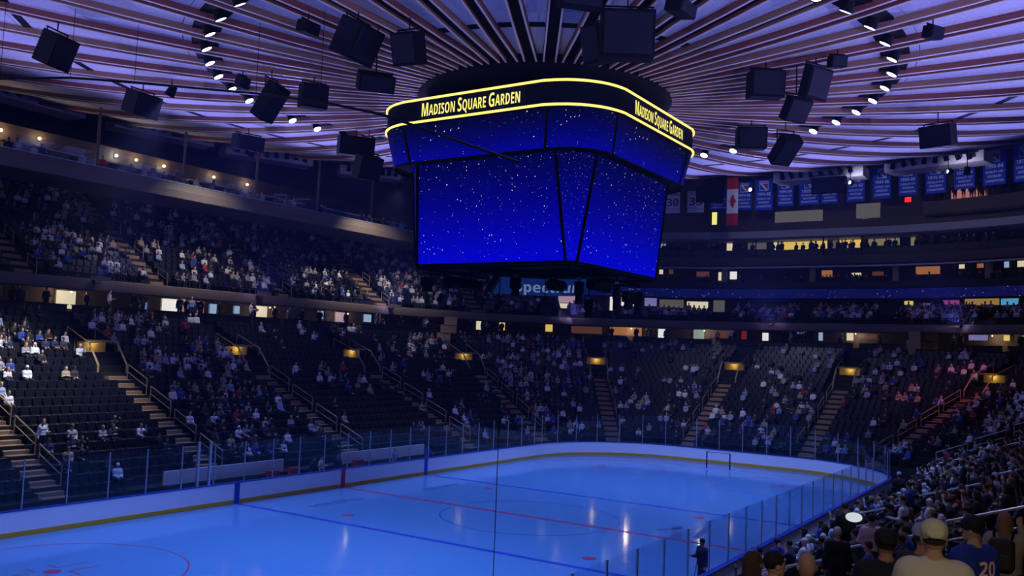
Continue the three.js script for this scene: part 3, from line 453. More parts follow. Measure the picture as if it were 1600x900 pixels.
// uplights added on the long fascia all round to wash the ceiling
{
  let k = 0; for (let t = 4; t < TT; t += TT / 16) {
    k++; const f = frame(t), p = P(t, 29.2, 12.05), c = V(-f.nx, 0, -f.nz), a = Math.atan2(f.nx, f.nz);
    const o = thing('added_uplight', `small black lamp added on the long fascia as ceiling wash, ${ord(k)} round the bowl`, 'lamp', [p.x, p.y, p.z], a, 'added fascia uplights');
    mesh('housing', rbox(.5, .26, .34, .03), M.gear, o); mesh('lens', box(.44, .03, .3, 0, .14, 0), glow(0x6a5cff, 1.2), o); mesh('bracket', box(.1, .1, .3, 0, -.08, .2), M.gear, o); mesh('visor', box(1.5, .32, .03, 0, .2, -.5), M.fascia, o);  // visor added to keep low rays off the ice
    const R = Math.hypot(p.x, p.z); spot('ceiling_wash', L_CEIL.color, L_CEIL.power * clamp((R / 40) ** 2, .75, 1.7), [p.x, p.y + .25, p.z], [p.x * 13 / R, 23.2, p.z * 13 / R], .74, .9, 5);
  }
  // white and red stage lights under the ceiling, aimed at the stands
  const stage = (lab, from, to, col, power, ang, hex) => {
    const d = V(...to).sub(V(...from)).normalize(), o = thing('stage_spot', lab, 'lamp', from, 0, 'aimed stage spots'), q = new THREE.Quaternion().setFromUnitVectors(V(0, -1, 0), d);
    const cn = mesh('can', new THREE.CylinderGeometry(.2, .28, .6, 14, 1, true).applyQuaternion(q), M.gear, o); mesh('lens', new THREE.CylinderGeometry(.25, .25, .03, 14).translate(0, -.26, 0).applyQuaternion(q), glow(hex, 3), cn); mesh('hanger', bar([0, .1, 0], [0, ceilY(Math.hypot(from[0], from[2])) - from[1], 0], .03), M.gear, o);
    const e = V(...from).addScaledVector(d, .36); spot('stage_light', col, power, [e.x, e.y, e.z], to, ang, 1, 8);
  };
  stage('bright white spot above the left stand, near lamp arc', [-10, 21.6, -17.4], [-13.5, 5, -25], L_STAND.color, L_STAND.power, .5, 0xffffff);
  stage('white spot over left ceiling aimed at the upper tier front', [5, 22.4, -28.5], [5, 12.5, -35.2], [1, .93, .8], L_STAND.power * .13, .85, 0xffffff);
  stage('white spot left of scoreboard aimed at the upper corner seats', [22, 23, -28.5], [25, 12.5, -35], [1, .93, .8], L_STAND.power * .22, .8, 0xffffff);
  stage('red spot over the far right stand', [36, 23.4, 16], [41, 4.5, 14], L_RED.color, L_RED.power, .38, 0xff7066);
  stage('pale spot over the far end stand', [28, 22.4, -6], [40, 4.5, -3], [.75, .78, 1], 350, .6, 0xdfe6ff);
  [[-4.5, 'left'], [7.5, 'middle'], [18.5, 'right']].forEach(([d, w]) => { const a = THREE.MathUtils.degToRad(d), y = 24.6; stage(`pale spot added to light the hanging banners, ${w} one`, [Math.cos(a) * 44, y, Math.sin(a) * 44], [Math.cos(a) * 54.5, 25.6, Math.sin(a) * 54.5], [.7, .74, 1], 38, .85, 0xe6ecff); });  // extra spots hung here to brighten the banners
  stage('pale spot over the near right stand', [-8, 21.4, 16], [-16, 4, 20], [.8, .8, 1], 130, .5, 0xfff0d8);
  { const o = thing('added_back_lamp', 'round warm lamp added behind the camera to light the near stand', 'lamp', [-39.5, 10.95, 25.15]); mesh('rim', new THREE.CylinderGeometry(.22, .22, .06, 18, 1, true), M.gear, o); mesh('arm', bar([0, .03, 0], [-.2, .06, .23], .03), M.gear, o); mesh('lens', new THREE.CylinderGeometry(.2, .2, .02, 18), glow(0xfff0d0, 2), o); spot('added_back_light', [1, .9, .72], 52, [-39.7, 10.87, 25.4], [-27, 5.2, 22], .62, 1, 8); }  // unseen lamp added to light the near figures from behind
  [[-8, 24.6], [-5.3, 24.6], [.7, 24.2], [2.4, 24.3], [4.9, 24.4], [9.8, 24.4], [13.4, 24.6]].forEach(([x, y], i) => { const o = thing('bridge_lamp', `small warm bulb lamp on wall behind the left bridge, ${ord(i + 1)} from left`, 'lamp', [x, 22.2, -38.95], 0, 'bridge lamps'); mesh('bulb', new THREE.SphereGeometry(.13, 10, 8), glow(i === 2 ? 0xffffff : 0xffd890, 3), o); mesh('bracket', box(.08, .08, .2, 0, 0, -.1), M.gear, o); point('bridge_light', i === 2 ? [1, 1, 1] : [1, .75, .45], 4, [x, 22.2, -38.75], 5); });
}
// ================================================================ SPEAKERS and small gear under the ceiling
function speaker(x, y, z, w, h, d, ry, rx, lab, mat = M.gear) {
  const o = thing('loudspeaker', lab, 'loudspeaker', [x, y, z], ry, 'hanging loudspeakers');
  const g = rbox(w, h, d, .05); g.rotateX(rx); const cab = mesh('cabinet', g, mat, o);
  const f = rbox(w * .9, h * .86, .04, .015); f.translate(0, 0, d / 2 + .015); f.rotateX(rx); mesh('grille', f, M.gearBlue, cab);
  const R = Math.hypot(x, z); const top0 = ceilY(R) - y; mesh('yoke', merge([bar([-w * .45, 0, 0], [-w * .45, h * .62, 0], .03), bar([w * .45, 0, 0], [w * .45, h * .62, 0], .03), bar([-w * .5, h * .62, 0], [w * .5, h * .62, 0], .035), bar([0, h * .6, 0], [0, Math.max(h * .7, top0), 0], .03)]), M.gear, o);
  return o;
}
{
  const cam = (x, z) => Math.atan2(CP.x - x, CP.z - z);
  const S = [
    [-13.5, 20.5, -.6, 1.6, 1.5, 1.1, .9, .45, 'large black loudspeaker of the cluster left of the lettered ring'], [-12.2, 20.36, 1.0, 1.1, 1.3, 1.0, -.5, .3, 'black loudspeaker with blue lit face left of lettered ring'], [-12.2, 19.2, -.7, 1.5, .7, .8, .2, .4, 'low dark loudspeaker under the left ceiling cluster'],
    [-9.7, 20.3, 9.5, 2.0, 1.8, 1.0, .1, .12, 'big square black loudspeaker above the lettered ring'], [-9.1, 20.4, 7.9, .9, 1.5, .8, -.7, .2, 'narrow black loudspeaker beside big square one'], [-11.4, 21.2, 8.4, 1.6, .45, .7, .3, .1, 'flat blue-grey speaker at the top edge'], [-9.4, 21.1, 11.5, 1.2, .5, .7, 1.1, .2, 'tilted dark speaker at top right of the big square one'],
    [-9.7, 20.16, -9.9, 1.0, 1.9, .8, .9, .6, 'tilted long black speaker in left middle cluster'], [-8.3, 20.6, -8.4, 1.3, 1.2, .9, .3, .1, 'square black speaker in left middle cluster'], [-10.0, 21.3, -11.7, .6, .6, .5, .8, .2, 'small diamond turned speaker near left lamp arc'],
    [-.6, 20.6, 11.9, 1.5, 1.2, 1.0, .3, .1, 'square black speaker with blue underside, right middle cluster'], [.1, 20.6, 13.9, 1.4, 1.4, .5, .9, .3, 'diamond turned black panel speaker in right middle cluster'], [.7, 19.7, 12.9, 1.2, 1.1, .5, .7, .6, 'lower tilted black speaker in right middle cluster'], [-.3, 21.3, 14.9, .7, .5, .6, .4, .2, 'small dark speaker right of right middle cluster'],
    [8.7, 20.6, 8.2, 1.6, 1.2, 1.0, .2, .1, 'square black speaker in far right cluster'], [10.4, 20.2, 9.6, 1.2, 1.8, .7, .6, .9, 'long tilted black speaker in far right cluster'], [1.5, 20.8, -14.7, 2.2, 1.2, 1.1, .2, .1, 'wide black speaker left of the scoreboard'], [1.5, 19.4, -13.6, 1.5, 1.4, 1.0, .5, .4, 'hanging black speaker under the wide one left of scoreboard'],
    [-17.5, 21.2, -15.4, 1.3, 1.5, 1.0, .8, .4, 'angular black speaker high at the far left'], [-9.5, 21.4, -20.7, 1.7, 1.3, 1.1, .7, .3, 'angular black speaker on left, second along the rim'], [.3, 21.6, -23.4, 1.9, 1.0, 1.1, .4, .2, 'black speaker on left, third along the rim'],
    [43.2, 24.4, 4.0, 2.9, 1.5, 1.2, -.2, .2, 'black speaker bank before far service box'], [45.1, 24.6, -8.0, 2.6, 1.5, 1.2, .1, .1, 'dark speaker bank left of the red and white flag'], [14.2, 21.1, 16.9, 1.7, 1.2, 1.0, -.4, .2, 'dark grey speaker bank at upper right'], [-14.2, 21.2, -2.7, .8, .5, .6, .8, .2, 'small single speaker left of the large cluster'], [-1.3, 21.6, 18.8, .7, .5, .5, .9, .2, 'small single speaker on the right ceiling'],
  ];
  for (const [x, y, z, w, h, d, ry, rx, lab] of S) speaker(x, y, z, w, h, d, cam(x, z) + ry, rx, lab);
  // long dark pipe slung below the ceiling on the left, ending before the scoreboard
  const ray = (u, v, dist) => { const d = FW.clone().addScaledVector(RT, (u - 800) / FOC).addScaledVector(UPV, (450 - v) / FOC).normalize().multiplyScalar(dist).add(CP); return [d.x, d.y, d.z]; };
  const pts = [[-80, 120, 47], [0, 123, 46], [110, 121.5, 45], [210, 129, 44], [400, 146, 41], [500, 159, 38], [600, 180, 35], [810, 253, 32]].map((a) => ray(...a));
  const o = thing('slung_pipe', 'long thin dark pipe slung under ceiling, ending before the scoreboard', 'pipe'); mesh('pipe', tube(pts, .055, 6, 60), M.cable, o);
  mesh('hangers', merge([1, 2, 3, 4, 5].map((i) => { const p = pts[i], R = Math.hypot(p[0], p[2]); return bar(p, [p[0], ceilY(R) + .4, p[2]], .012, 5); })), M.cable, o);
}
// ================================================================ BANNERS
{
  const years = ['', '', '1973-80', '1973-90', '1995-88', '1995-84', '1975-97', '1923-90', '1941-42', '1941-06', '1995-80', '1975-92', '1973-94', '1995-94', '1973-94'];
  const BAN = [[-15.97, 1.6, 24.16, 26.5], [-13.31, 1.81, 24.19, 26.6], [-10.68, 1.79, 24.42, 26.67], [-7.8, 1.6, 24.34, 27.4], [-5.62, 1.81, 24.27, 27.57], [-3.23, 1.65, 24.58, 27.57], [-.65, 2.01, 24.58, 27.4], [1.5, 1.66, 24.6, 27.18], [4.25, 1.76, 24.62, 27.81], [6.95, 1.72, 24.74, 27.95], [9.56, 1.74, 24.85, 27.87], [12.3, 1.87, 24.79, 27.75], [15.06, 1.82, 24.94, 27.89], [17.83, 1.94, 24.99, 28.35], [20.58, 1.83, 25.01, 28.51]];
  BAN.forEach(([az, w, y0, y1], i) => {
    const a = THREE.MathUtils.degToRad(az), R = 54, white = i < 2; const h = y1 - y0;
    const tex = canvasTex(256, 400, (c, W, H) => {
      c.fillStyle = white ? '#d9d6e4' : '#1f3fb8'; c.fillRect(0, 0, W, H); c.textAlign = 'center';
      if (white) { c.fillStyle = '#5a4a78'; c.font = 'bold 52px sans-serif'; c.fillText(i ? 'RICHTER' : 'GIACOMIN', W / 2, 66, W * .86); c.fillStyle = '#6a3a6e'; c.font = 'bold 200px sans-serif'; c.fillText(i ? '35' : '30', W / 2, 268); c.fillStyle = '#7a78a8'; c.fillRect(0, 316, W, 8); c.fillRect(0, 350, W, 8); }
      else { // crest: pale square shield split by a diagonal, blue and red fields
        c.fillStyle = '#dfe3f4'; c.fillRect(62, 24, 132, 126); c.fillStyle = '#2a49b4'; c.beginPath(); c.moveTo(70, 60); c.lineTo(150, 142); c.lineTo(70, 142); c.fill(); c.fillStyle = '#b43048'; c.beginPath(); c.moveTo(106, 60); c.lineTo(186, 60); c.lineTo(186, 140); c.fill(); c.fillStyle = '#2a49b4'; c.font = 'bold 30px sans-serif'; c.fillText('RANGERS', 128, 52, 118);
        c.fillStyle = '#dfe6ff'; c.font = 'bold 56px sans-serif'; c.fillText(years[i], W / 2, 214, W * .92); c.font = 'bold 36px sans-serif'; c.fillText('STANLEY CUP', W / 2, 268, W * .8); c.fillText('DIVISION', W / 2, 316, W * .7); c.fillText('CHAMPIONS', W / 2, 366, W * .88); }
    });
    const p = V(Math.cos(a) * R, (y0 + y1) / 2, Math.sin(a) * R);
    const labs = ['white retired number banner reading 30, half behind the scoreboard', 'white retired number banner reading 35'];
    const o = thing('banner', labs[i] || `blue championship banner dated ${years[i]}, ${ord(i - 1)} blue one from left`, 'banner', [p.x, p.y, p.z], -a - Math.PI / 2, 'hanging banners');
    const g = new THREE.PlaneGeometry(w, h, 8, 1); const ps = g.attributes.position; for (let k = 0; k < ps.count; k++) ps.setZ(k, .03 * Math.sin(ps.getX(k) * 5 + i)); g.computeVertexNormals();
    mesh('cloth', g, new THREE.MeshStandardMaterial({ map: tex, roughness: .8, side: THREE.DoubleSide }), o);
    mesh('rod', bar([-w / 2 - .05, h / 2, 0], [w / 2 + .05, h / 2, 0], .035), M.gear, o); mesh('hanger', merge([-1, 1].map((s) => bar([s * w * .4, h / 2, 0], [s * w * .4, ceilY(R) - p.y + .4, 0], .012, 5))), M.gear, o);
  });
  // vertical flag, red - white with leaf - red
  const tex = canvasTex(128, 512, (c, W, H) => { c.fillStyle = '#c01c30'; c.fillRect(0, 0, W, H); c.fillStyle = '#d8d4e2'; c.fillRect(0, H * .25, W, H * .5); c.fillStyle = '#c01c30'; c.save(); c.translate(W / 2, H / 2); c.rotate(Math.PI / 2); const L = [[0, -46], [9, -30], [20, -34], [16, -12], [30, -24], [33, -15], [46, -16], [41, -4], [48, 2], [24, 20], [27, 28], [3, 25], [3, 46], [-3, 46], [-3, 25], [-27, 28], [-24, 20], [-48, 2], [-41, -4], [-46, -16], [-33, -15], [-30, -24], [-16, -12], [-20, -34], [-9, -30]]; c.scale(1.5, 1.0); c.beginPath(); L.forEach(([x, y], i) => i ? c.lineTo(x, y) : c.moveTo(x, y)); c.fill(); c.restore(); });
  const o = thing('flag', 'hanging red and white flag with a red maple leaf', 'flag', [50.44, 24.8, -7.54], -Math.atan2(-7.54, 50.44) - Math.PI / 2);
  const g = new THREE.PlaneGeometry(1.15, 5.1, 6, 1); const ps = g.attributes.position; for (let k = 0; k < ps.count; k++) ps.setZ(k, .04 * Math.sin(ps.getX(k) * 8)); g.computeVertexNormals();
  mesh('cloth', g, new THREE.MeshStandardMaterial({ map: tex, roughness: .8, side: THREE.DoubleSide }), o); mesh('rod', bar([-.65, 2.55, 0], [.65, 2.55, 0], .035), M.gear, o); mesh('hanger', bar([0, 2.55, 0], [0, ceilY(51) - 24.8 + .4, 0], .012, 5), M.gear, o);
}

// ================================================================ PEOPLE: one continuous surface per figure, meshed from a smooth distance field
function surfaceNet(f, mn, mx, c) {
  const nx = Math.ceil((mx[0] - mn[0]) / c) + 1, ny = Math.ceil((mx[1] - mn[1]) / c) + 1, nz = Math.ceil((mx[2] - mn[2]) / c) + 1;
  const F = new Float32Array(nx * ny * nz), id = (i, j, k) => i + nx * (j + ny * k);
  for (let k = 0; k < nz; k++) for (let j = 0; j < ny; j++) for (let i = 0; i < nx; i++) F[id(i, j, k)] = f(mn[0] + i * c, mn[1] + j * c, mn[2] + k * c);
  const vi = new Int32Array(nx * ny * nz).fill(-1), pos = [], idx = [];
  for (let k = 0; k < nz - 1; k++) for (let j = 0; j < ny - 1; j++) for (let i = 0; i < nx - 1; i++) {
    let n = 0, x = 0, y = 0, z = 0, neg = 0;
    for (let q = 0; q < 8; q++) if (F[id(i + (q & 1), j + (q >> 1 & 1), k + (q >> 2))] < 0) neg++;
    if (!neg || neg === 8) continue;
    for (let q = 0; q < 8; q++) for (let e = 1; e < 8; e <<= 1) if (!(q & e)) {
      const a = F[id(i + (q & 1), j + (q >> 1 & 1), k + (q >> 2))], p = q | e, b = F[id(i + (p & 1), j + (p >> 1 & 1), k + (p >> 2))];
      if ((a < 0) !== (b < 0)) { const t = a / (a - b); x += (q & 1) + (e === 1 ? t : 0); y += (q >> 1 & 1) + (e === 2 ? t : 0); z += (q >> 2) + (e === 4 ? t : 0); n++; }
    }
    vi[id(i, j, k)] = pos.length / 3; pos.push(mn[0] + (i + x / n) * c, mn[1] + (j + y / n) * c, mn[2] + (k + z / n) * c);
  }
  const quad = (a, b, cc, d, flip) => { if (a < 0 || b < 0 || cc < 0 || d < 0) return; flip ? idx.push(a, cc, b, a, d, cc) : idx.push(a, b, cc, a, cc, d); };
  for (let k = 1; k < nz - 1; k++) for (let j = 1; j < ny - 1; j++) for (let i = 1; i < nx - 1; i++) {
    const a = F[id(i, j, k)] < 0;
    if (a !== (F[id(i + 1, j, k)] < 0)) quad(vi[id(i, j - 1, k - 1)], vi[id(i, j, k - 1)], vi[id(i, j, k)], vi[id(i, j - 1, k)], !a);
    if (a !== (F[id(i, j + 1, k)] < 0)) quad(vi[id(i - 1, j, k - 1)], vi[id(i - 1, j, k)], vi[id(i, j, k)], vi[id(i, j, k - 1)], !a);
    if (a !== (F[id(i, j, k + 1)] < 0)) quad(vi[id(i - 1, j - 1, k)], vi[id(i, j - 1, k)], vi[id(i, j, k)], vi[id(i - 1, j, k)], !a);
  }
  return { pos, idx };
}
function field(bones, kk) {
  const raw = (b, x, y, z) => {
    if (b.e) { const dx = (x - b.a[0]) / b.e[0], dy = (y - b.a[1]) / b.e[1], dz = (z - b.a[2]) / b.e[2], l = Math.sqrt(dx * dx + dy * dy + dz * dz); return (l - 1) * Math.min(b.e[0], b.e[1], b.e[2]); }
    const ax = b.b[0] - b.a[0], ay = b.b[1] - b.a[1], az = b.b[2] - b.a[2], px2 = x - b.a[0], py = y - b.a[1], pz = z - b.a[2];
    const L = ax * ax + ay * ay + az * az, t = L > 0 ? clamp((px2 * ax + py * ay + pz * az) / L, 0, 1) : 0;
    const dx = px2 - t * ax, dy = py - t * ay, dz = pz - t * az; return Math.sqrt(dx * dx + dy * dy + dz * dz) - (b.r + (b.s - b.r) * t);
  };
  return {
    f: (x, y, z) => { let d = 1e9; for (const b of bones) { const v = raw(b, x, y, z), k = b.k ?? kk; const h = Math.max(k - Math.abs(d - v), 0) / k; d = Math.min(d, v) - h * h * k * .25; } return d; },
    tag: (x, y, z) => { let d = 1e9, t = 'top'; for (const b of bones) { const v = raw(b, x, y, z) - (b.bias || 0); if (v < d) { d = v; t = b.t; } } return t; },
  };
}
function netGeo(bones, kk, mn, mx, cell, pal) {
  const { f, tag } = field(bones, kk), { pos, idx } = surfaceNet(f, mn, mx, cell), n = pos.length / 3, nor = new Float32Array(n * 3), col = new Float32Array(n * 3), e = cell * .5;
  for (let i = 0; i < n; i++) {
    const x = pos[3 * i], y = pos[3 * i + 1], z = pos[3 * i + 2]; let a = f(x + e, y, z) - f(x - e, y, z), b = f(x, y + e, z) - f(x, y - e, z), c = f(x, y, z + e) - f(x, y, z - e); const l = Math.hypot(a, b, c) || 1;
    nor[3 * i] = a / l; nor[3 * i + 1] = b / l; nor[3 * i + 2] = c / l; const q = pal[tag(x, y, z)] || pal.top; col[3 * i] = q.r; col[3 * i + 1] = q.g; col[3 * i + 2] = q.b;
  }
  const g = new THREE.BufferGeometry(); g.setAttribute('position', new THREE.Float32BufferAttribute(pos, 3)); g.setAttribute('normal', new THREE.BufferAttribute(nor, 3)); g.setAttribute('color', new THREE.BufferAttribute(col, 3)); g.setIndex(idx); return g;
}
const bn = (t, a, b, r, s = r, o = {}) => ({ t, a, b, r, s, ...o });
const el = (t, a, e, o = {}) => ({ t, a, e, ...o });
// a figure facing +z with its feet (or the floor) at y = 0
function bodyBones(o) {
  const sit = o.pose === 'sit', f = o.puff || 0, lean = o.lean || 0, tw = o.twist || 0, B2 = [], hy = sit ? .5 : .94;
  const sp = (h, x = 0, z = 0) => [x + tw * h * .1, hy + h * Math.cos(lean), z + h * Math.sin(lean)];
  const pel = sp(0), ch = sp(.36), nk = sp(.53), hd = [nk[0] + (o.hx || 0), nk[1] + .155, nk[2] + .025 + (o.hz || 0)];
  B2.push(bn('pants', [-.07, hy, 0], [.07, hy, 0], .125), bn('top', sp(.05, -.05), sp(.05, .05), .125 + f * .6), bn('top', sp(.18, -.06), sp(.18, .06), .12 + f), bn('top', sp(.34, -.1), sp(.34, .1), .118 + f), bn('top', sp(.44, -.13), sp(.44, .13), .075 + f));
  B2.push(bn('skin', nk, hd, .055, .05));
  for (const s of [-1, 1]) {
    const sh = sp(.44, s * .175), arm = (s < 0 ? o.armL : o.armR) || 'down';
    let eb, wr; if (arm === 'lap') { eb = [sh[0] + s * .02, sh[1] - .25, sh[2] + .08]; wr = [sh[0] - s * .08, sh[1] - .3, sh[2] + .28]; } else if (arm === 'down') { eb = [sh[0] + s * .07, sh[1] - .28, sh[2] - .03]; wr = [sh[0] + s * .08, sh[1] - .52, sh[2] + .05]; } else if (arm === 'up') { eb = [sh[0] + s * .05, sh[1] - .1, sh[2] + .2]; wr = [sh[0] - s * .02, sh[1] + .16, sh[2] + .26]; } else if (arm === 'fold') { eb = [sh[0] + s * .03, sh[1] - .25, sh[2] + .06]; wr = [sh[0] - s * .2, sh[1] - .2, sh[2] + .22]; } else { eb = [sh[0] + s * .08, sh[1] - .26, sh[2] + .03]; wr = [sh[0] + s * .02, sh[1] - .24, sh[2] + .3]; }
    B2.push(bn('top', sh, eb, .066 + f * .7, .05 + f * .6), bn(o.bareArms ? 'skin' : 'top', eb, wr, .048 + f * .6, .036 + f * .4)); o['w' + s] = wr; o['e' + s] = eb;
    if (!o.fine) { const d = V(...wr).sub(V(...eb)).normalize(); B2.push(bn('skin', wr, [wr[0] + d.x * .1, wr[1] + d.y * .1, wr[2] + d.z * .1], .04, .035)); }
    let kn, an, to; const hp = [s * .09, hy - .01, .01];
    if (sit) { const sp2 = o.spread || .1; kn = [s * sp2, hy + .02, .43]; an = [s * (sp2 + .01), .08, .43 + (o.foot || 0)]; to = [s * (sp2 + .03), .045, .6 + (o.foot || 0)]; }
    else { const st = (o.stride || 0) * s; kn = [s * .1, .49, .03 + st * .5]; an = [s * .1, .08, -.02 + st]; to = [s * .12, .045, .15 + st]; }
    B2.push(bn('pants', hp, kn, .098, .068), bn('pants', kn, an, .064, .046), bn('shoe', an, to, .052, .042));
  }
  o.nk = nk; o.hd = hd; return B2;
}
function headBones(o) {
  const h = o.hd, B2 = [], yaw = o.yaw || 0, cy = Math.cos(yaw), sy = Math.sin(yaw), R = (x, y, z) => [h[0] + x * cy + z * sy, h[1] + y, h[2] - x * sy + z * cy];
  B2.push(el('skin', R(0, .015, 0), [.077, .108, .094], { k: .03 }), bn('skin', R(0, -.06, .02), R(0, -.075, .05), .052, .035, { k: .04 }));
  if (o.fine) { B2.push(bn('skin', R(0, .01, .09), R(0, -.025, .112), .01, .016, { k: .015 }), bn('lip', R(-.018, -.052, .083), R(.018, -.052, .083), .009, .009, { k: .008 })); for (const s of [-1, 1]) B2.push(el('skin', R(s * .08, -.005, -.005), [.012, .03, .02], { k: .01 }), el('eye', R(s * .032, .018, .082), [.013, .008, .01], { k: .006, bias: .003 }), bn('hair', R(s * .018, .04, .09), R(s * .045, .042, .08), .005, .005, { k: .005, bias: .002 })); }
  const hair = o.hair || 'short';
  if (hair !== 'bald') B2.push(el('hair', R(0, .045, -.02), [.085, .095, .096], { k: .02, bias: .004 }));
  if (hair === 'long') B2.push(bn('hair', R(0, .02, -.05), R(0, -.2, -.075), .085, .075, { k: .04 }), bn('hair', R(-.06, 0, -.02), R(-.08, -.16, .0), .035, .04, { k: .03 }), bn('hair', R(.06, 0, -.02), R(.08, -.16, .0), .035, .04, { k: .03 }));
  if (hair === 'hood') B2.push(el('top', R(0, .02, -.035), [.115, .145, .115], { k: .03 }));
  if (hair === 'beanie' || hair === 'cap') B2.push(el('cap', R(0, .065, -.008), [.096, .085, .106], { k: .015, bias: .012 })); if (hair === 'cap') { const z = o.capBack ? -1 : 1; B2.push(bn('cap', R(-.04, .05, z * .1), R(.04, .05, z * .1), .018, .018, { k: .02, bias: .01 }), bn('cap', R(-.03, .042, z * .145), R(.03, .042, z * .145), .014, .014, { k: .02, bias: .01 })); }
  return B2;
}
function handBones(w, e, s, grip) {
  const d = V(...w).sub(V(...e)).normalize(), side = V(0, 1, 0).cross(d).normalize(); if (side.lengthSq() < .01) side.set(1, 0, 0); const dn = d.clone().cross(side).normalize(), at = (f, l, n) => { const p = V(...w).addScaledVector(d, f).addScaledVector(side, l).addScaledVector(dn, n); return [p.x, p.y, p.z]; };
  const B2 = [bn('skin', at(-.02, 0, 0), at(.02, 0, 0), .031, .032), bn('skin', at(.03, -.018, 0), at(.075, -.02, .004), .022, .017), bn('skin', at(.03, .018, 0), at(.075, .02, .004), .022, .017)]; const L = [.062, .072, .068, .052], c = grip || .5;
  for (let i = 0; i < 4; i++) { const x = (i - 1.5) * .021, l = L[i]; B2.push(bn('skin', at(.075, x, .004), at(.075 + l * .55, x * 1.08, .004 + l * .3 * c), .0098, .009, { k: .008 }), bn('skin', at(.075 + l * .55, x * 1.08, .004 + l * .3 * c), at(.075 + l * .85, x * 1.08, .004 + l * .95 * c), .009, .0078, { k: .008 })); }
  B2.push(bn('skin', at(.02, -s * .03, .004), at(.055, -s * .056, .018), .0125, .0115, { k: .012 }), bn('skin', at(.055, -s * .056, .018), at(.085, -s * .052, .032), .011, .009, { k: .01 }));
  return B2;
}
const C3 = (h) => new THREE.Color(h);
const pal = (top0, pants, hair, skin, o = {}) => ({ top: C3(top0), pants: C3(pants), hair: C3(hair), skin: C3(skin), shoe: C3(o.shoe || '#1a1a1c'), cap: C3(o.cap || hair), lip: C3(skin).multiplyScalar(.75), eye: C3('#181412'), ...(o.extra || {}) });
const clothMat = new THREE.MeshStandardMaterial({ vertexColors: true, roughness: .82 });
const bounds = (bones, pad) => { const mn = [1e9, 1e9, 1e9], mx = [-1e9, -1e9, -1e9]; for (const b of bones) for (const p of [b.a, b.b || b.a]) for (let i = 0; i < 3; i++) { const r = b.e ? b.e[i] : Math.max(b.r, b.s); mn[i] = Math.min(mn[i], p[i] - r - pad); mx[i] = Math.max(mx[i], p[i] + r + pad); } return [mn, mx]; };
function figure(o, P3, cell) {                          // coarse figure for the crowd: a single net
  const b = [...bodyBones(o), ...headBones(o)], [mn, mx] = bounds(b, cell * 1.6); return netGeo(b, .05, mn, mx, cell, P3);
}
function fineFigure(o, P3) {                            // nearer figure: finer body, head and hands in grids of their own
  o.fine = true; const body = bodyBones(o), out = []; let [mn, mx] = bounds(body, .04); out.push(netGeo(body, .06, mn, mx, .019, P3));
  const hb = headBones(o); [mn, mx] = bounds(hb, .02); out.push(netGeo(hb, .02, mn, mx, .0065, P3));
  for (const s of [-1, 1]) { const h = handBones(o['w' + s], o['e' + s], s, o.grip); [mn, mx] = bounds(h, .012); out.push(netGeo(h, .02, mn, mx, .0055, P3)); }
  return mergeGeometries(out);
}
// ---- crowd variants: pose x outfit
const OUT = [
  ['black jacket', 7, pal('#17181b', '#1c1e26', '#241a14', '#c9987a')], ['charcoal hoodie', 5, pal('#2e3036', '#1d2434', '#1a1412', '#8f6248')], ['white top', 6, pal('#d6d6da', '#2a3146', '#3a2618', '#d6a88c')], ['blue hockey jersey', 2.4, pal('#27408f', '#20232c', '#2a1d14', '#cfa084')],
  ['grey sweater', 5, pal('#8d8f96', '#272c3a', '#5a4028', '#d8ac90')], ['red top', 1.1, pal('#a8252c', '#20222a', '#1c1512', '#c08e70')], ['tan coat', 2, pal('#a08c72', '#2b2a2c', '#6a4a2c', '#dcb498')], ['navy jacket', 5, pal('#1c2748', '#191b22', '#2c1f16', '#c79677')], ['pale denim shirt', 2.5, pal('#8fa0bc', '#3a4258', '#b08a58', '#e0b89c')], ['white jersey and cap', 2.5, pal('#cfd2dc', '#22262f', '#e2e0dc', '#cb9c80', { cap: '#d8d6d2' })],
];
const POSES = [{ pose: 'sit', armL: 'lap', armR: 'lap', hair: 'short' }, { pose: 'sit', armL: 'fold', armR: 'fold', hair: 'long', lean: .1 }, { pose: 'sit', armL: 'lap', armR: 'up', hair: 'short', lean: .22 }, { pose: 'sit', armL: 'lap', armR: 'lap', hair: 'cap', lean: -.08, spread: .16, puff: .015 }, { pose: 'stand', armL: 'down', armR: 'fwd', hair: 'short' }];
const variants = []; POSES.forEach((p, i) => OUT.forEach(([name, w, P3], j) => variants.push({ i, j, name, geo: null, o: { ...p, puff: (p.puff || 0) + (j % 3 === 0 ? .02 : 0) }, P3 })));
const vGeo = (v) => v.geo || (v.geo = figure({ ...v.o }, v.P3, .042));
const pickOut = (reddish) => { let s = 0; for (const o of OUT) s += o[1]; let x = rnd() * s; for (let j = 0; j < OUT.length; j++) { x -= OUT[j][1]; if (x <= 0) return j; } return 0; };

// ================================================================ SEATS
const seatBack = (() => { const s = new THREE.Shape(), w = .225, h = .44; s.moveTo(-w, 0); s.lineTo(-w, h - .07); s.quadraticCurveTo(-w, h, -w + .07, h); s.lineTo(w - .07, h); s.quadraticCurveTo(w, h, w, h - .07); s.lineTo(w, 0); s.closePath(); const g = new THREE.ExtrudeGeometry(s, { depth: .045, bevelEnabled: true, bevelSize: .012, bevelThickness: .012, bevelSegments: 1, curveSegments: 2 }); g.rotateX(-.2); g.translate(0, .43, -.2); return g; })();
const seatPan = rbox(.43, .06, .4, .025, 0, .42, .02), seatArm = merge([rbox(.05, .04, .3, .012, -.255, .62, -.02), box(.04, .62, .06, -.255, .31, -.12)]);
const seatGeo = merge([seatBack, seatPan, seatArm]);
const AISLES = [6, 15.2, 26.5, 38.6, 51.2, 63, 74.5, 85, 95.5, 107.7, 119, 130.5, 142, 153.5, 165, 176];
const UAISLES = [2.5, 14.1, 24.1, 36.6, 47.2, 54.7, 60.2];
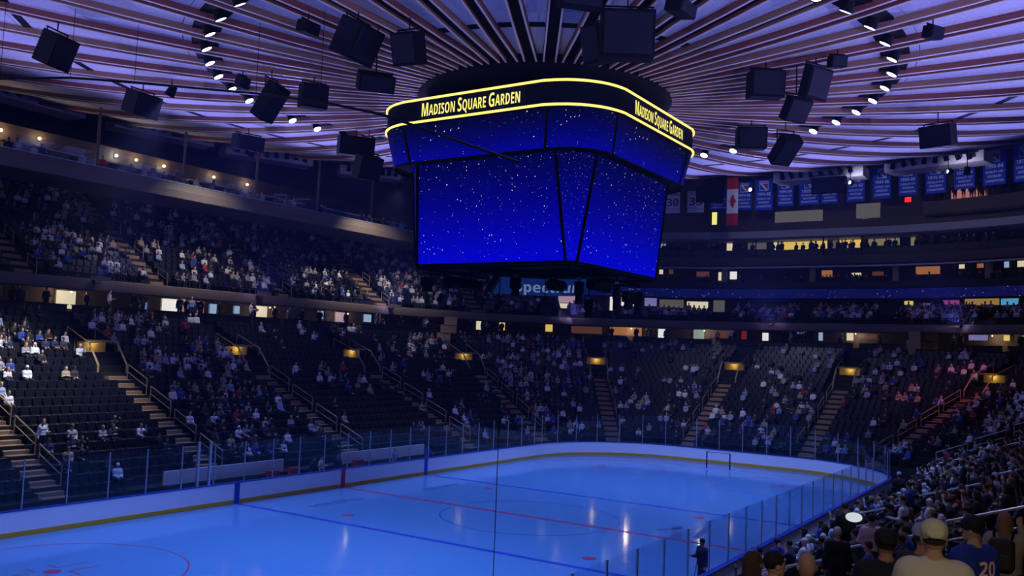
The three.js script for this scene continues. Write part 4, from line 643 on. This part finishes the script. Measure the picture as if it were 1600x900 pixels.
const spots = [];           // every seat in view: {t, r, y, p, blk, row, n, tier}
function rowSeats(tier, blk, ta, tb, row, r, y, keep) {
  const sc = scaleAt((ta + tb) / 2, r), w = .54 / sc, m = .75 / sc; const n = Math.floor((tb - ta - 2 * m) / w); if (n < 1) return; const st = (ta + tb) / 2 - (n - 1) * w / 2;
  for (let i = 0; i < n; i++) { const t = st + i * w, p = P(t, r, typeof y === 'function' ? y(t) : y); if (keep && !keep(t, p)) continue; if (!inView(p.clone().setY(p.y + .6), 15)) continue; spots.push({ tier, blk, row, n: i + 1, t, r, p, d: p.distanceTo(CP) }); }
}
for (let b = -1; b < AISLES.length - 1; b++) { const ta = b < 0 ? -4 : AISLES[b], tb = AISLES[b + 1]; for (let i = 0; i < NR; i++) rowSeats('lower', b + 2, ta, tb, i + 1, RA + i * RD + .42, (t) => rowY(i, t), (t, p) => !(i >= 11 && i <= 17 && AISLES.slice(1, 9).some((q) => Math.abs(t - q) < 1.25 / scaleAt(t, 24))) && p.distanceTo(CP) > 10.5 && !(inPit(t) && i >= 15) && !(i === 0 && t > 10 && t < 34)); }
for (let b = 0; b < UAISLES.length - 1; b++) for (let i = 0; i < UR; i++) rowSeats('upper', b + 1, UAISLES[b], UAISLES[b + 1], i + 1, URA + i * RD + .42, upY(i), (t, p) => Math.hypot(p.x, p.z) < 60.5);
for (let i = 0; i < 5; i++) { const cuts = [61, 64.4, 72, 79, 86, 92, 98]; for (let b = 0; b < cuts.length - 1; b++) { if (b === 0 || b === 1) { if (i > 2) continue; } rowSeats('club', b + 1, cuts[b], cuts[b + 1], i + 1, 30 + i * .8 + .42, 12.24 + i * .26); } }
// who sits where: clumps, thicker or thinner by stand
const clump = (s, a) => fbm(s.t * a + s.blk * 7.3, s.row * .42 + (s.tier === 'upper' ? 31 : 0));
function filled(s) {
  let want; if (s.tier === 'upper') want = .5; else if (s.tier === 'club') want = .7;
  else { const b = s.blk; want = b <= 2 ? (s.row > 11 ? .42 : .26) : b === 3 ? .42 : b === 4 ? .24 : b === 5 ? .36 : b === 6 ? .46 : b <= 8 ? .36 : b === 9 ? .38 : b === 10 ? .42 : .4; }
  return clump(s, .32) * .75 + rnd() * .5 < want + .14;
}
const customSpots = [];     // places kept free for figures built one by one
const persons = [], empties = [];
const blkName = (s) => s.tier === 'upper' ? `${ord(s.blk)} upper block from left` : s.tier === 'club' ? `${ord(s.blk)} far club block from left` : `${ord(s.blk)} lower block from left`;
// ---------------------------------------------------------------- figures built one by one
const AWAY = Math.atan2(.98, -.13);
const CUSTOM = [
  // label, x, floor, z, height, turn, options, palette
  ['man in cream sweater and cap worn backwards, back to camera', -31.78, 5.43, 23.11, 1.78, AWAY + .1, { pose: 'stand', armL: 'fwd', armR: 'fwd', hair: 'cap', capBack: true, puff: .035 }, pal('#cfc2a2', '#23242a', '#33241a', '#b98a6c', { cap: '#c9bf98' })],
  ['man in lilac grey cap and dark jacket just beyond cream sweater', -29.65, 5.1, 22.71, 1.74, AWAY - .5, { pose: 'stand', armL: 'down', armR: 'fwd', hair: 'cap', puff: .02 }, pal('#26262c', '#1c1d24', '#3a2a20', '#a97c62', { cap: '#a39fb6' })],
  ['man in black jacket and black cap, back to camera', -30.49, 5.1, 22.54, 1.78, AWAY + .25, { pose: 'stand', armL: 'down', armR: 'down', hair: 'cap', capBack: true, puff: .04 }, pal('#101116', '#14151a', '#1c1512', '#a87a60', { cap: '#0e0f13' })],
  ['man in blue jersey numbered 20 and black cap', -29.06, 5.1, 23.1, 1.78, AWAY + .75, { pose: 'stand', armL: 'fwd', armR: 'down', hair: 'cap', puff: .03, yaw: .55, bareArms: false }, pal('#1c3496', '#1d1f28', '#241a14', '#c09478', { cap: '#0c0d12' })],
  ['woman in tan coat with long light hair carrying a backpack', -25.44, 4.76, 23.1, 1.7, AWAY - .2, { pose: 'stand', armL: 'up', armR: 'down', hair: 'long', puff: .03 }, pal('#a2937a', '#3b3a40', '#8d6a45', '#cfa488')],
  ['person in cream jacket and white cap at bottom right corner', -29.83, 5.1, 23.75, 1.61, AWAY - .6, { pose: 'stand', armL: 'down', armR: 'fwd', hair: 'cap', puff: .03 }, pal('#c9bda4', '#2a2a30', '#5a4330', '#cda286', { cap: '#d9d4c8' })],
  ['man in pale pink shirt standing, back to camera', -16.7, 3.08, 19.7, 1.78, AWAY + .3, { pose: 'stand', armL: 'down', armR: 'fwd', hair: 'short', puff: .015 }, pal('#dcb6b4', '#22242c', '#1a1310', '#b98a70')],
  ['white haired man in dark suit, back to camera', -18.93, 3.08, 19.45, 1.76, AWAY + .2, { pose: 'stand', armL: 'down', armR: 'down', hair: 'short', puff: .02 }, pal('#12141c', '#12141c', '#cfcac6', '#c99c86')],
  ['tall man in black standing beside the glowing oval sign', -11.26, 2.41, 17.88, 1.82, AWAY + .6, { pose: 'stand', armL: 'down', armR: 'fold', hair: 'short', puff: .02 }, pal('#0f1015', '#0f1015', '#17110f', '#a87c64')],
  ['bald man at bottom edge below the black capped man', -30.6, 4.76, 21.88, 1.84, AWAY + .35, { pose: 'stand', armL: 'fwd', armR: 'fwd', hair: 'bald', puff: .02 }, pal('#3a3a40', '#1d1e24', '#3a2a20', '#c08e74')],
  ['dark haired man in profile at bottom edge', -31.25, 5.1, 21.75, 1.6, AWAY - 1.0, { pose: 'stand', armL: 'fwd', armR: 'fwd', hair: 'short', puff: .02 }, pal('#2b2925', '#1d1e24', '#17110e', '#c2937a')],
  ['long haired woman at bottom edge, leftmost of the near heads', -30.1, 4.76, 21.2, 1.66, AWAY - .7, { pose: 'stand', armL: 'fwd', armR: 'fwd', hair: 'long', puff: .02 }, pal('#24252c', '#1d1e24', '#4b3627', '#caa088')],
  ['seated man in grey jacket turned left behind white haired man', -14.34, 2.74, 18.85, 1.3, AWAY + 1.2, { pose: 'sit', armL: 'fold', armR: 'lap', hair: 'short', puff: .02 }, pal('#55565e', '#25262e', '#1c1411', '#c3967c')],
  ['man in black standing in the aisle by silver rails', 1.71, 2.07, 17.16, 1.8, AWAY + .4, { pose: 'stand', armL: 'down', armR: 'down', hair: 'cap', puff: .02 }, pal('#0e0f14', '#0e0f14', '#1c1512', '#a87c64', { cap: '#b8b4b0' })],
  ['person in bright blue jacket sitting by the near glass', -10.24, 1.4, 15.6, 1.3, AWAY + .9, { pose: 'sit', armL: 'lap', armR: 'lap', hair: 'beanie', puff: .03 }, pal('#1c2fa6', '#1d1f28', '#191310', '#b98c74', { cap: '#15161c' })],
  ['person in white and red top by the near glass', -11.68, 1.4, 15.5, 1.26, AWAY + .6, { pose: 'sit', armL: 'lap', armR: 'up', hair: 'short', puff: .02 }, pal('#d4cfd2', '#1d1f28', '#191310', '#b98c74')],
  ['man in dark jacket standing on the ice holding a stick', -7.7, .02, 12.15, 1.8, Math.atan2(-.52, -.3), { pose: 'stand', armL: 'fwd', armR: 'down', hair: 'beanie', puff: .03 }, pal('#15203c', '#12182c', '#15110f', '#a5795f', { cap: '#11141e' })],
];
for (const [lab, x, fl, z, h, turn, o, P3] of CUSTOM) {
  const base = o.pose === 'sit' ? 1.29 : 1.74; const m = shadow(new THREE.Mesh(fineFigure(o, P3), clothMat)); m.position.set(x, fl, z); m.rotation.y = turn; m.scale.setScalar(h / base); top(m, 'person', lab, 'person'); customSpots.push([x, z]);
  if (lab.includes('numbered 20')) {
    const tex = canvasTex(256, 192, (c, W, H) => { c.clearRect(0, 0, W, H); c.font = 'bold 170px sans-serif'; c.textAlign = 'center'; c.textBaseline = 'middle'; c.lineWidth = 16; c.strokeStyle = '#a8283c'; c.strokeText('20', W / 2, H / 2); c.fillStyle = '#e2dfe6'; c.fillText('20', W / 2, H / 2); });
    const g = new THREE.PlaneGeometry(.27, .22, 10, 1), ps = g.attributes.position; for (let i = 0; i < ps.count; i++) { const a = ps.getX(i); ps.setZ(i, -a * a * 1.6); } g.computeVertexNormals(); g.rotateY(Math.PI); g.translate(0, 1.29, -.172); mesh('number', g, new THREE.MeshStandardMaterial({ map: tex, transparent: true, alphaTest: .4, roughness: .8, side: THREE.DoubleSide }), m).userData.label = 'white number 20 with red outline';
  }
  if (lab.includes('backpack')) {
    const bp = thing('backpack', 'dark red backpack on the tan coated woman', 'backpack', [x, fl, z], turn); const bag = mesh('bag', rbox(.3, .42, .17, .06, 0, 1.2, -.25), std(0x3a2024, .7), bp); mesh('pocket', rbox(.22, .2, .06, .03, 0, 1.12, -.35), std(0x4c2a2c, .7), bag); mesh('strap', merge([-1, 1].map((s) => tube([[s * .1, 1.38, -.18], [s * .12, 1.5, -.06], [s * .13, 1.42, .12], [s * .14, 1.15, .14]], .018, 6))), M.gear, bp);
  }
  if (lab.includes('holding a stick')) { const st = thing('hockey_stick', 'thin dark hockey stick held beside the man on the ice', 'stick', [x - .3, .02, z - .25]); mesh('shaft', bar([0, .03, 0], [.12, 1.35, .18], .014), M.dark, st); mesh('blade', box(.28, .07, .02, -.13, .04, 0), M.dark, st); }
}
// glowing oval sign on a post, next to the tall man
{ const o = thing('oval_sign', 'small glowing white oval sign on a thin post', 'sign', [-11.55, 2.41, 18.2], Math.atan2(CP.x + 11.5, CP.z - 18.2)); mesh('sign_face', new THREE.CylinderGeometry(.22, .22, .05, 24).rotateX(Math.PI / 2).scale(1.05, .62, 1).translate(0, 1.5, 0), glow(0xdfeaf0, .8), o); mesh('post', bar([0, 0, -.02], [0, 1.4, -.02], .025), M.gear, o); }
// thin net pole in the near corner
{ const o = thing('net_pole', 'very thin dark upright pole crossing the ice view', 'pole', [-30.4, 3.42, 18.25]); mesh('pole', bar([0, 0, 0], [0, 4.15, 0], .0055, 6), M.cable, o); mesh('foot', box(.1, .02, .1, 0, .01, 0), M.cable, o); }
// team benches behind the left boards
{
  const bench = (x0, x1, lab) => { const o = thing('team_bench', lab, 'bench', [(x0 + x1) / 2, .02, -15.0]); const L = x1 - x0; mesh('back_wall', box(L, 1.55, .1, 0, .8, -.45), M.white, o); mesh('seat', rbox(L - .3, .08, .4, .02, 0, .5, .0), M.white, o); mesh('legs', merge([-.4, -.13, .13, .4].map((f) => box(.08, .46, .3, f * L, .24, 0))), M.gear, o); };
  bench(-10.4, -2.4, 'long white team bench behind glass left of the red line'); bench(2.4, 10.6, 'long white team bench behind glass right of the red line');
  let k = 0; for (const [x, c, l] of [[-3.6, 0xa8302c, 'left of the red line'], [-2.0, 0xb03a30, 'close to the red line'], [3.4, 0xa8302c, 'right of the red line']]) { const o = thing('equipment_case', `small red equipment case on bench ${l}`, 'case', [x, .59 + .02 * k, -14.95]); mesh('body', rbox(.7, .5, .35, .03, 0, .27, 0), std(c, .5), o); mesh('handle', tube([[-.12, .52, 0], [-.1, .6, 0], [.1, .6, 0], [.12, .52, 0]], .015), M.gear, o); k++; }
  k = 0; for (const [x, z, out, yaw, l] of [[-1.2, -14.2, 0, 0, 'black, left of the red stripe'], [-.5, -14.3, 2, .4, 'white, at the red stripe'], [.9, -14.3, 7, -.3, 'navy, just right of the red stripe'], [6.0, -14.2, 8, .2, 'pale denim, at the right bench'], [9.5, -14.2, 3, -.2, 'blue, by the far blue stripe']]) { const v = variants[4 * OUT.length + out]; const m = shadow(new THREE.Mesh(vGeo(v), clothMat)); m.position.set(x, .02, z); m.rotation.y = yaw; top(m, 'person', `standing person behind the left boards in ${l}`, 'person', 'people at the benches'); }
}
// standing guests on the bridge, in the suites and along the suite ledge
const extra = (tier, blk, p, turn, dark) => { spots.push({ tier, blk, row: 1, n: 1, t: 0, p, d: p.distanceTo(CP), turn0: turn, dark, full0: true }); };
for (let i = 0; i < 70; i++) { const x = rr(-20, 40); const p = V(x, 19.3, rr(-35.6, -34.7)); if (inView(p)) extra('bridge', 1, p, rr(-.6, .6)); }
for (let i = 0; i < 120; i++) { const t = rr(66, 95), lv = rnd() < .5; const p = P(t, rr(34.2, 35.4), lv ? 15.85 : 19.45); if (inView(p)) extra('suite', 1, p, faceIn(t) + rr(-.8, .8), true); }
for (let i = 0; i < 90; i++) { const t = rr(5, 95); const p = P(t, rr(29.2, 31.2), 9.77); if (inView(p)) extra('ledge', 1, p, faceIn(t) + rr(-.8, .8), rnd() < .6); }
for (let i = 0; i < 26; i++) { const t = rr(88, 96); const p = P(t, rr(34.4, 35.8), 24.6); if (inView(p)) extra('press', 1, p, faceIn(t) + rr(-.8, .8), true); }
for (const s of spots) { if (!s.full0 && customSpots.some((c) => Math.hypot(c[0] - s.p.x, c[1] - s.p.z) < .7)) { s.gone = true; continue; } if (s.full0) { s.v = variants[4 * OUT.length + (s.dark ? [0, 1, 7][Math.floor(rnd() * 3)] : pickOut())]; s.turn = s.turn0; s.k = rr(.92, 1.04); persons.push(s); continue; } s.full = filled(s) && !customSpots.some((c) => Math.hypot(c[0] - s.p.x, c[1] - s.p.z) < .75); if (s.full) { s.v = variants[(rnd() < .025 ? 4 : Math.floor(rnd() * 4)) * OUT.length + pickOut()]; s.turn = faceIn(s.t) + rr(-.18, .18); s.k = rr(.92, 1.06); persons.push(s); } else empties.push(s); }
// the 300 that show largest are things; the rest of the crowd is one object
persons.sort((a, b) => a.d - b.d); empties.sort((a, b) => a.d - b.d);
const NP = 300, NS2 = 300;
{
  const near = persons.filter((s) => !s.full0).slice(0, NP), isNear = new Set(near), cnt = {}; const key = (s) => s.tier + s.blk + '_' + s.row; for (const s of [...near].sort((a, b) => a.n - b.n)) { s.ordn = cnt[key(s)] = (cnt[key(s)] || 0) + 1; }
  for (const s of near) { const m = shadow(new THREE.Mesh(vGeo(s.v), clothMat)); m.position.copy(s.p); m.rotation.y = s.turn; m.scale.setScalar(s.k); const pose = s.v.i === 4 ? 'standing' : 'seated'; top(m, 'person', `${s.v.i === 4 ? 'standing person' : 'person'} in ${s.v.name}, ${ord(s.n)} seat, ${ord(s.row)} row, ${blkName(s)}`, 'person', 'spectators in the stands'); if (s.v.i === 4) { const f = frame(s.t); m.position.x -= f.nx * .12; m.position.z -= f.nz * .12; } }
  const rest = persons.filter((s) => !isNear.has(s)), by = new Map(); for (const s of rest) { if (!by.has(s.v)) by.set(s.v, []); by.get(s.v).push(s); }
  const crowd = new THREE.Group(); const mt = new THREE.Matrix4(), q = new THREE.Quaternion();
  for (const [v, list] of by) { const im = shadow(new THREE.InstancedMesh(vGeo(v), clothMat, list.length)); im.name = 'spectators'; list.forEach((s, i) => { q.setFromAxisAngle(V(0, 1, 0), s.turn); im.setMatrixAt(i, mt.compose(s.p, q, V(s.k, s.k, s.k))); }); crowd.add(im); }
  top(crowd, 'distant_crowd', 'the rest of the seated crowd, small figures filling the stands', 'crowd', undefined, 'stuff');
}
{
  const near = empties.slice(0, NS2);
  for (const s of near) { const o = new THREE.Group(); o.position.copy(s.p); o.rotation.y = faceIn(s.t); mesh('backrest', seatBack, M.seat, o); mesh('seat_pan', seatPan, M.seat, o); mesh('armrest', seatArm, M.gear, o); top(o, 'stadium_seat', `empty dark seat, ${ord(s.n)} place, ${ord(s.row)} row, ${blkName(s)}`, 'seat', 'empty seats in the stands'); }
  const rest = [...empties.slice(NS2), ...persons.filter((s) => !s.full0)]; const im = shadow(new THREE.InstancedMesh(seatGeo, M.seat, rest.length)), mt = new THREE.Matrix4(), q = new THREE.Quaternion();
  rest.forEach((s, i) => { q.setFromAxisAngle(V(0, 1, 0), faceIn(s.t)); im.setMatrixAt(i, mt.compose(s.p, q, V(1, 1, 1))); });
  top(im, 'distant_seats', 'the rest of the dark folding seats in rows round the bowl', 'seats', undefined, 'stuff');
}
console.log('persons', persons.length, 'seats', spots.length);
// ================================================================ AISLE STAIRS AND HANDRAILS
{
  const stepGeo = {}; 
  const stairs = (tier, t, k, n, rAt, yAt, w) => {
    if (!inView(P(t, rAt(3), yAt(3)), 300) && !inView(P(t, rAt(n - 3), yAt(n - 3)), 300)) return;
    const g = structGroup('aisle_stairs', `tan aisle stairs, ${ord(k)} aisle from left in the ${tier} tier`); const ry = faceIn(t);
    for (let i = 0; i < n; i++) for (const h of [0, 1]) {
      const y = yAt(i) + (h ? (yAt(i + 1) - yAt(i)) / 2 : 0), r = rAt(i) + h * RD / 2, p = P(t, r + RD / 4 + .01, y);
      if (p.distanceTo(CP) < 6 || Math.hypot(p.x, p.z) > 60) continue;
      const id2 = w + '_' + h; const m = mesh('step', stepGeo[id2] || (stepGeo[id2] = rbox(w, h ? .22 : .06, RD / 2 + .02, .015, 0, h ? -.09 : 0, 0)), M.tread, g); m.position.set(p.x, p.y + (h ? 0 : .0), p.z); m.rotation.y = ry;
    }
  };
  const rail = (tier, t, side, i0, i1, rAt, yAt, w, k, n, mat) => {
    const sc = scaleAt(t, rAt(i0)); const tt = t + side * (w / 2 + .06) / sc; const a = P(tt, rAt(i0) + .1, yAt(i0)), b = P(tt, rAt(i1) + .5, yAt(i1)); if (!inView(a, 40) && !inView(b, 40)) return; if (a.distanceTo(CP) < 7 || b.distanceTo(CP) < 7) return;
    const o = thing('handrail', `metal handrail, ${ord(n)} up the ${ord(k)} ${tier} aisle from left`, 'handrail', [0, 0, 0], 0, 'aisle handrails');
    const h = .95, A3 = [a.x, a.y + h, a.z], B3 = [b.x, b.y + h, b.z]; const r = .034;
    mesh('top_rail', bar(A3, B3, r, 8), mat, o); mesh('lower_rail', bar([a.x, a.y + h * .52, a.z], [b.x, b.y + h * .52, b.z], r * .8, 6), mat, o); mesh('post', bar([a.x, a.y, a.z], A3, r, 8), mat, o); mesh('post', bar([b.x, b.y, b.z], B3, r, 8), mat, o);
  };
  AISLES.forEach((t, k) => { if (t > 170) return; const top13 = t > 10 && t < 100 ? 13 : NR; const rAt = (i) => RA + i * RD, yAt = (i) => rowY(Math.min(i, NR - 1), t); stairs('lower', t, k + 1, top13, rAt, yAt, 1.25);
    let n = 0; for (let i = 1; i < Math.min(19, top13 - 2); i += 3) { n++; rail('lower', t, t < 70 ? 1 : -1, i, i + 2, rAt, yAt, 1.25, k + 1, n, t > 100 ? M.chrome : M.brass); } });
  UAISLES.slice(0, 6).forEach((t, k) => { const rAt = (i) => URA + i * RD, yAt = (i) => upY(i); stairs('upper', t, k + 1, UR, rAt, yAt, 1.2); let n = 0; for (let i = 0; i < 12; i += 4) { n++; rail('upper', t, 1, i, i + 1, rAt, yAt, 1.2, k + 1, n, M.brass); } });
  // portals at the head of the aisles: tan walls with a yellow back, lit by a small lamp inside
  AISLES.slice(1, 9).forEach((t, k) => {
    const y0 = rowY(13, t) - .02, sc = scaleAt(t, 24), hw = .95 / sc, o = new THREE.Group();
    mesh('back_wall', sweep(t - hw, t + hw, rect(24.0, y0, 24.15, y0 + 1.9), 1), M.yellow, o); for (const s of [-1, 1]) mesh('side_wall', sweep(t + s * hw - .07 / sc, t + s * hw + .07 / sc, () => [[21.6, y0 - .3], [21.6, y0 + .5], [22.8, y0 + 1.9], [24.15, y0 + 1.9], [24.15, y0], [21.6, y0 - .3]], 1), M.tan, o);
    mesh('lintel', sweep(t - hw, t + hw, rect(23.3, y0 + 1.85, 24.2, y0 + 1.98), 1), M.tan, o); top(o, 'portal', `yellow walled entrance portal at the head of ${ord(k + 2)} lower aisle from left`, 'portal', 'aisle entrance portals');
    for (const s of [-1, 1]) { const a = P(t + s * hw, 25.2, y0 + 2.75), b = P(t + s * hw, 22.6, y0 + 1.75); mesh('slanted_rail', merge([bar([a.x, a.y, a.z], [b.x, b.y, b.z], .035, 8), bar([a.x, a.y - 1.2, a.z], [a.x, a.y, a.z], .03), bar([b.x, b.y - .4, b.z], [b.x, b.y, b.z], .03)]), M.brass, o); }
    const p = P(t, 23.7, y0 + 1.72); const l = thing('portal_lamp', `small ceiling lamp inside the yellow portal of ${ord(k + 2)} lower aisle`, 'lamp', [p.x, p.y, p.z], faceIn(t), 'portal lamps'); mesh('case', box(.5, .05, .16, 0, .08, 0), M.gear, l); mesh('tube', box(.44, .03, .1, 0, .05, 0), glow(0xffe6a8, 1.2), l); point('portal_light', [1, .82, .45], .55, [p.x, p.y - .02, p.z], 5);
  });
}

scene.fog = new THREE.FogExp2(0x8899ff, 0.0006);      // thin arena haze
renderer.render(scene, camera);
